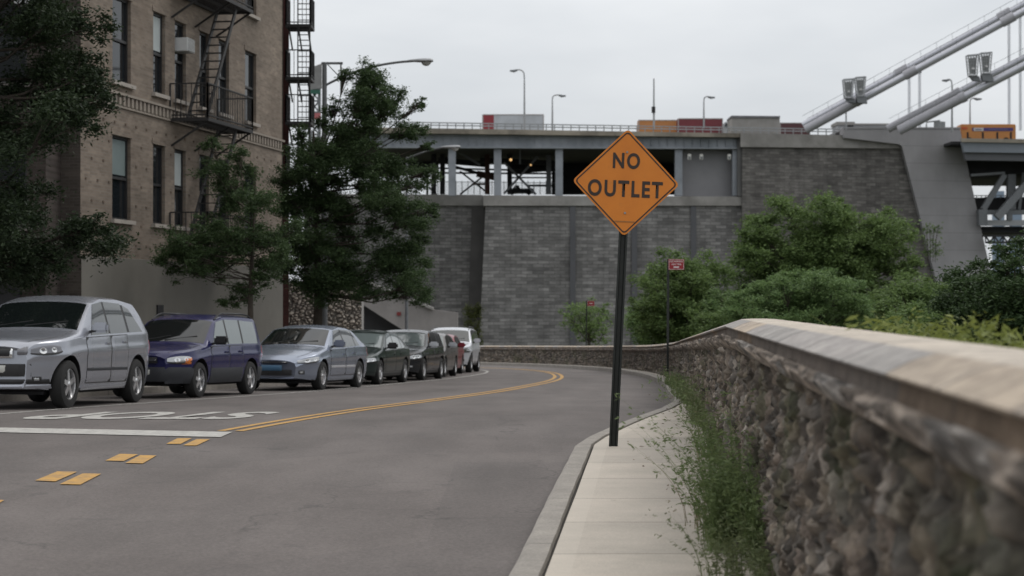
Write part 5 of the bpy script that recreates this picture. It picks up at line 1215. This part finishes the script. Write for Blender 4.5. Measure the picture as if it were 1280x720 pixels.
# lattice gantry glimpsed between building and tree
gn = thing('sign_gantry', 'distant lattice gantry with green and red panels between stair and pole', 'gantry', at(393,200,220)); o = gn.location
m = MB()
for x in (387,399): m.bar(at(x,215,220)-o, at(x,84,220)-o, .35)
for k in range(8):
    y = 84+k*14; m.bar(at(387,y,220)-o, at(399,y+14,220)-o, .2); m.bar(at(399,y,220)-o, at(387,y+14,220)-o, .2); m.bar(at(387,y,220)-o, at(399,y,220)-o, .2)
m.build('lattice', M_steel, gn)
m = MB(); m.prism([at(x,y,219.6)-o for x,y in ((388,84),(402,79),(402,110),(388,112))], (0,.3,0)); m.build('mesh_panel', plain('panel_grey',(.22,.22,.22),.8,0,.3,1), gn)
m = MB(); m.prism([at(x,y,219.4)-o for x,y in ((385,112),(400,112),(400,117),(385,117))], (0,.3,0)); m.build('green_panel', plain('green_panel',(.02,.10,.07),.6), gn)
m = MB(); m.prism([at(x,y,219.4)-o for x,y in ((388,141),(400,141),(400,149),(388,149))], (0,.3,0)); m.build('red_panel', plain('red_panel',(.4,.12,.13),.6), gn)
# ================================================================ vegetation
def leaves_mesh(name, centers, radii, counts, size, mat, parent, flat=.6, aspect=.45, droop=.0, seed=1, shell=.5):
    g = np.random.default_rng(seed); Pn = []
    for c,r,n in zip(centers, radii, counts):
        v = g.normal(size=(n,3)); v /= np.linalg.norm(v,axis=1,keepdims=True)+1e-9
        rad = g.uniform(0,1,(n,1))**shell; r3 = np.array(r if hasattr(r,'__len__') else (r,r,r*flat)); Pn.append(np.array(c)+v*rad*r3*(1+.25*g.normal(size=(n,1))))
    P = np.concatenate(Pn); n = len(P)
    a = g.normal(size=(n,3)); a[:,2] = a[:,2]*.45-droop; a /= np.linalg.norm(a,axis=1,keepdims=True)
    b = g.normal(size=(n,3)); b -= (b*a).sum(1,keepdims=True)*a; b[:,2] *= .6; b /= np.linalg.norm(b,axis=1,keepdims=True)
    s = size*g.uniform(.6,1.35,(n,1)); q = np.stack([P-a*s*.5, P+b*s*aspect*.5, P+a*s*.5, P-b*s*aspect*.5], 1).reshape(-1,3)
    me = bpy.data.meshes.new(name); me.vertices.add(4*n); me.vertices.foreach_set('co', q.reshape(-1)); me.loops.add(4*n); me.loops.foreach_set('vertex_index', np.arange(4*n)); me.polygons.add(n); me.polygons.foreach_set('loop_start', np.arange(0,4*n,4)); me.polygons.foreach_set('loop_total', np.full(n,4))
    me.update(calc_edges=True); return link(name, me, mat, parent)
def tree(name, label, cat, base, trunk_h, tr, clumps, leaf, lm, seed, dens=1.0, group=None, lean=(0,0), flat=.55, droop=.1, aspect=.40, shell=.75, sub=7, subr=.42):
    """clumps: (dx,dy,z,r) relative to base; leaves spread in small sprays round each limb"""
    g = random.Random(seed); root = thing(name, label, cat, base, 0, group)
    m = MB(); top = Vector((lean[0],lean[1],trunk_h)); mid = top*.5+Vector((g.uniform(-.1,.1),g.uniform(-.1,.1),0))*trunk_h*.2
    hi = max(c[2] for c in clumps)*.8
    m.tube([(0,0,-.3),mid,top,(top.x*1.1+g.uniform(-.2,.2),top.y,max(hi,trunk_h*1.05))], [tr*1.3,tr,tr*.8,tr*.2], 10); m.build('trunk', M_bark, root, smooth=60)
    m = MB(); cs,rs,ns = [],[],[]
    for (dx,dy,z,r) in clumps:
        c = Vector((dx,dy,z)); t0 = min(1,max(.55,.6)); s = top.lerp(Vector((top.x,top.y,hi)), max(0,min(.8,(z-r-trunk_h)/max(.5,hi-trunk_h)))) if hi > trunk_h else top
        md = s.lerp(c,.5)+Vector((g.uniform(-.1,.1),g.uniform(-.1,.1),-.08*(c-s).length)); m.tube([s,md,c], [tr*.24,tr*.14,tr*.04], 6)
        for k in range(sub):
            v = Vector((g.gauss(0,1),g.gauss(0,1),g.gauss(0,1)*.7)).normalized()*r*g.uniform(.35,1.0); e = c+v; m.tube([md.lerp(c,.6), md.lerp(c,.8).lerp(e,.5), e], [tr*.09,tr*.06,.006], 4, cap=False)
            rr = r*subr*g.uniform(.7,1.3); cs.append(tuple(e)); rs.append((rr,rr,rr*flat)); ns.append(int(dens*17*rr*rr/(leaf*leaf)+20))
    m.build('limb', M_bark, root)
    leaves_mesh('crown', cs, rs, ns, leaf, lm, root, flat, aspect, droop, seed, shell)
    return root
L_dark = leaf_mat('dark_tree_leaf', (.012,.022,.012), (.035,.055,.022), .2)
L_left = leaf_mat('street_tree_leaf', (.022,.041,.018), (.075,.118,.046), .3)
L_mid = leaf_mat('mid_tree_leaf', (.045,.082,.026), (.165,.24,.08), .3)
L_right = leaf_mat('right_tree_leaf', (.018,.036,.015), (.06,.10,.035), .25)
L_bright = leaf_mat('bright_shrub_leaf', (.05,.10,.035), (.18,.265,.10), .3)
L_yel = leaf_mat('yellow_green_leaf', (.09,.12,.03), (.24,.27,.07), .3)
L_vine = leaf_mat('vine_leaf', (.045,.055,.02), (.10,.115,.035), .2)
def fill(cx0, cx1, cy0, cy1, Y, base, n, r, seed, depth=2.0, shape='ell', keep=None):
    """clump centres filling a crown of the given photo extent at distance Y"""
    g = random.Random(seed); out = []; A = at(cx0,cy1,Y); B = at(cx1,cy0,Y); c = (A+B)/2; hw,hh = (B.x-A.x)/2-r*.6,(B.z-A.z)/2-r*.5; tries = 0
    while len(out) < n and tries < 9000:
        tries += 1; u,v,w_ = g.uniform(-1,1),g.uniform(-1,1),g.uniform(-1,1)
        if shape == 'ell' and u*u+v*v+w_*w_*.6 > 1: continue
        if keep and not keep(u,v): continue
        p = Vector((c.x+u*hw, Y+w_*depth, c.z+v*hh)); q = p-base
        if any((Vector(o[:3])-q).length < r*.75 for o in out): continue
        out.append((q.x,q.y,q.z,r*g.uniform(.75,1.2)))
    return out
# big dark tree at the left edge
b = Vector((at(-35,450,31.5).x,31.5,gz(31.5)))
cl_ = fill(-330,122,-170,362,31.5,b,74,.80,3,2.4,shape='box')+[tuple(at(x,y,31.0)-b)+(r,) for x,y,r in ((118,30,.42),(112,92,.4),(95,290,.45),(70,318,.5),(120,285,.28),(20,330,.5),(125,128,.3))]
tree('street_tree', 'big dark leafy tree filling the left edge beside the silver suv', 'tree', b, 2.6, .16, cl_, .085, L_dark, 3, 1.0, 'trees on the left pavement', flat=.7, droop=.35, sub=9, subr=.55)
# small tree in front of the tan building
Y = 45.5; b = Vector((at(313,450,Y).x,Y,gz(Y)))
cl_ = fill(198,385,205,385,Y,b,20,.55,5,1.4,keep=lambda u,v: not (u < -.3 and v > .1))+[tuple(at(x,y,Y)-b)+(r,) for x,y,r in ((208,328,.42),(235,338,.45),(285,378,.3),(270,215,.45),(300,195,.4),(262,180,.3),(245,300,.4),(225,315,.3),(330,345,.4))]
tree('street_tree', 'slender small tree with layered branches before the tan brick building', 'tree', b, 2.1, .085, cl_, .08, L_left, 5, .75, 'trees on the left pavement', flat=.55, droop=.2, sub=10, subr=.55)
# larger tree with lacy top
Y = 52.; b = Vector((at(398,450,Y).x,Y,gz(Y)))
cl_ = fill(345,540,170,382,Y,b,44,.62,8,1.5,shape='box')+fill(400,535,82,270,Y,b,24,.55,9,1.3,keep=lambda u,v: abs(u) < 1-.45*max(0,v))+[tuple(at(x,y,Y)-b)+(r,) for x,y,r in ((375,165,.35),(392,190,.5),(372,250,.5),(362,300,.5),(395,240,.55),(405,150,.35),(420,130,.4),(385,310,.5),(395,350,.45),(540,215,.35),(537,262,.35),(525,300,.35),(455,88,.4),(432,95,.3),(520,160,.35),(525,130,.22),(535,182,.2),(378,215,.4),(365,265,.45),(360,335,.4),(497,330,.35),(520,232,.3))]
tree('street_tree', 'tall dense tree with a lacy top next to the street light pole', 'tree', b, 2.4, .15, cl_, .08, L_left, 8, .9, 'trees on the left pavement', flat=.65, droop=.25, sub=11, subr=.52)
# trees beyond the parapet
def park(px0,px1,py0,py1,Y,n,r,leaf,lm,seed,name,label,dens=1.0,flat=.6,keep=None,depth=2.0,cat='tree',extra=(),grp='trees beyond the parapet wall',sub=9,subr=.5,bx=None):
    bz = -6.5 if Y > 30 else -2.5; b_ = Vector((at(bx or (px0+px1)/2,400,Y).x,Y,bz)); c_ = fill(px0,px1,py0,py1,Y,b_,n,r,seed,depth,keep=keep,shape='ell')+[tuple(at(x,y,Y)-b_)+(q,) for x,y,q in extra]
    th_ = max(.8, (at(0,py1,Y).z-bz)*.8); return tree(name,label,cat,b_,th_,.14 if Y > 30 else .05,c_,leaf,lm,seed,dens,grp,flat=flat,droop=.05,sub=sub,subr=subr)
park(900,1150,243,410,70,60,.95,.15,L_mid,21,'broadleaf_tree','tall broad green tree before the stone anchorage, largest beyond the parapet',1.1,extra=((985,256,.8),(1045,262,.6),(945,290,.7),(1125,300,.7),(1140,330,.5)),bx=1030)
park(890,1095,328,430,52,36,.62,.10,L_bright,22,'shrub','bright green shrub with rounded tufts under the tallest tree',1.0,flat=.55,cat='shrub',grp='shrubs beyond the parapet wall')
park(1085,1200,340,425,58,20,.8,.13,L_mid,23,'broadleaf_tree','mid green tree at the foot of the concrete buttress',1.0)
park(785,925,318,440,66,32,.85,.14,L_mid,24,'broadleaf_tree','green tree directly right of the diamond sign post',1.0,extra=((838,345,.5),(800,385,.5)))
park(775,880,368,445,74,16,.8,.14,L_bright,25,'shrub','light green shrub low behind the wall beside the tall red sign',.9,cat='shrub',grp='shrubs beyond the parapet wall')
park(700,775,372,440,96,14,.75,.17,L_mid,26,'shrub','sparse shrub behind the far wall beside the tiny red sign',.16,cat='shrub',grp='shrubs beyond the parapet wall')
park(1190,1330,330,450,34,38,.55,.085,L_right,27,'broadleaf_tree','dark leafy tree at the right edge below the bridge deck',1.1,extra=((1205,352,.3),(1262,330,.45),(1290,310,.5),(1272,345,.4),(1225,372,.4)),flat=.5)
park(1090,1215,378,440,40,20,.5,.09,L_mid,29,'shrub','dark green shrub between the bright shrub and right edge tree',1.0,cat='shrub',grp='shrubs beyond the parapet wall')
park(860,960,385,440,60,14,.6,.12,L_mid,30,'shrub','mid green shrub just over the crest of the parapet',1.0,cat='shrub',grp='shrubs beyond the parapet wall')
# vines on the wall at the bend and on the buttress
for (x0,x1,y0,y1,Y,lm,nm,lb,n) in ((583,600,384,432,226,L_vine,'wall_vine','yellow green creeper streak climbing the stone wall behind the far cars',9),(1155,1176,280,318,229,L_mid,'wall_vine','thin creeper clinging to the edge of the concrete buttress',6)):
    b_ = at((x0+x1)/2,y1,Y); g = random.Random(5); cs = [tuple(at(g.uniform(x0,x1),g.uniform(y0,y1),Y)-b_) for _ in range(n*4)]; r = thing(nm,lb,'creeper',b_,0,'creepers on the stone walls')
    leaves_mesh('foliage', cs, [(.7,.12,.8)]*len(cs), [60 if lm is L_vine else 22]*len(cs), .35, lm, r, seed=4)
    m = MB()
    for k in range(4): m.tube([(k*.3-.5,.1,-1),(k*.35-.6,.05,1.5),(k*.5-.8,.0,3.2)], .04, 4)
    m.build('stem', M_bark, r)
# yellow-green plants right behind the coping
def tuft(name, label, base, n, h, spread, mat, seed, leafy=0.0, wid=.012, lean=None, cat='plant', group=None, leaf=.05):
    g = np.random.default_rng(seed); root = thing(name, label, cat, base, 0, group); V = []; Fc = []; ends = []
    hubs = [(g.uniform(-1,1)*spread[0],g.uniform(-1,1)*spread[1],g.uniform(.45,1.15)) for _ in range(7)]
    for i in range(n):
        hb = hubs[i%7]; bx,by = hb[0]+g.normal(0,.035),hb[1]+g.normal(0,.09 if spread[1] < .8 else .55*spread[1]); hh = h*hb[2]*(.25+.85*g.uniform()**.8); tl = g.normal(0,.28,2)*hh
        if lean: tl = tl+np.array(lean)*hh
        w_ = wid*g.uniform(.6,1.3); wa = g.uniform(0,math.pi); wx,wy = math.cos(wa)*w_,math.sin(wa)*w_; k = 5; st = len(V)
        for j in range(k+1):
            t = j/k; cx,cy,cz = bx+tl[0]*t**1.8,by+tl[1]*t**1.8,hh*(t-.12*t*t); ww = (1-t)**.7+.08; V += [(cx-wx*ww,cy-wy*ww,cz),(cx+wx*ww,cy+wy*ww,cz)]
            if j: Fc.append((st+2*j-2,st+2*j-1,st+2*j+1,st+2*j)); 
            if j >= 1: ends.append((cx,cy,cz))
    me = bpy.data.meshes.new('blades'); me.from_pydata(V,[],Fc); link('blades', me, mat, root)
    if leafy > 0:
        E = [e for e in ends if g.uniform() < leafy]; leaves_mesh('leaves', E, [(leaf*.9,)*3]*len(E), [5]*len(E), leaf, mat, root, seed=seed, aspect=.28)
    return root
L_weed = leaf_mat('weed_leaf', (.075,.10,.045), (.18,.21,.10), .3); L_weed_d = leaf_mat('dark_weed_leaf', (.065,.10,.038), (.18,.235,.095), .35); L_seed = leaf_mat('dry_weed', (.14,.12,.07), (.24,.21,.12), .3)
def wb(y, o=-.12): return Vector((wl(y)+o, y, gz(y)-.01))
WG = 'weeds growing at the foot of the wall'
tuft('weed_clump','large feathery green weed clump nearest the viewer at the wall foot',wb(10.2,-.22),430,.95,(.19,.72),L_weed_d,41,1.0,.003,(-.12,0),group=WG,leaf=.035)
tuft('weed_clump','tall pale feathery weeds just behind the largest clump',wb(12.6,-.09),80,.66,(.07,.4),L_weed,42,1.0,.003,(-.12,0),group=WG,leaf=.035)
tuft('weed_clump','low sprawling weeds reaching over the pavement before the largest clump',wb(9.2,-.16),110,.34,(.20,.4),L_weed,43,1.0,.003,(-.3,0),group=WG,leaf=.03)
tuft('weed_clump','pale green weeds against the wall halfway to the tall red sign',wb(15.8,-.06),80,.64,(.05,.7),L_weed_d,44,1.0,.004,(-.08,0),group=WG,leaf=.04)
tuft('weed_clump','weeds along the wall opposite the diamond sign post',wb(19.8,-.06),130,.66,(.05,1.1),L_weed,45,1.0,.004,(-.05,0),group=WG,leaf=.045)
tuft('weed_clump','farther weeds where the pavement narrows beside the wall',wb(24.5,-.04),170,.55,(.04,1.8),L_weed_d,46,.9,.005,(-.04,0),group=WG,leaf=.05)
tuft('weed_clump','farthest thin weeds beside the tall red sign post',wb(31.5,-.03),150,.42,(.03,2.4),L_weed_d,47,.4,.008,(-.03,0),group=WG,leaf=.05)
tuft('dry_weed','few dry seed stalks leaning out over the pavement',wb(10.9,-.32),26,.75,(.12,.6),L_seed,48,.5,.004,(-.35,0),cat='dry weed',leaf=.02)
for k,(px,Y,h,n,s) in enumerate(((1212,7.2,.40,340,61),(1160,8.6,.44,320,62),(1112,10.2,.42,240,63))):
    lb = ('yellow green plants behind the coping nearest the right edge','yellow green plants behind the middle of the near coping','yellow green plants behind the coping, leftmost tuft')[k]
    X = (px-640)/F*Y; zt = EYE+(HOR-(417,405,406)[k])/F*Y; tuft('wall_plant', lb, Vector((max(X,wl(Y)+.42),Y,zt-h-.0)), n, h*1.05, (.22,.55), L_yel, s, .95, .008, None, group='yellow green plants behind the coping', leaf=.05)
    # short stem bed the tuft grows from
# leaf litter and small debris on the pavement
g = random.Random(3); m = MB()
for k in range(70):
    y = g.uniform(8,30); x = wl(y)-.12-abs(g.gauss(0,.22)); 
    if k % 5 == 0: x = g.uniform(cl(y)+.2, wl(y)-.1) if y < 18 else x
    a = g.uniform(0,6.28); s = g.uniform(.012,.035); z = gz(y)+.012+g.uniform(0,.01)
    m.add([(x+math.cos(a)*s,y+math.sin(a)*s*1.5,z),(x-math.sin(a)*s*.5,y+math.cos(a)*s*.5,z+.01),(x-math.cos(a)*s,y-math.sin(a)*s*1.5,z+.004),(x+math.sin(a)*s*.5,y-math.cos(a)*s*.5,z)], [(0,1,2,3)])
o = m.build('leaf_litter', leaf_mat('dry_leaf',(.05,.035,.02),(.16,.11,.06),.1), fix=False); o['kind'] = 'stuff'; o['label'] = 'dry leaf litter scattered along the pavement by the wall'; o['category'] = 'leaf litter'
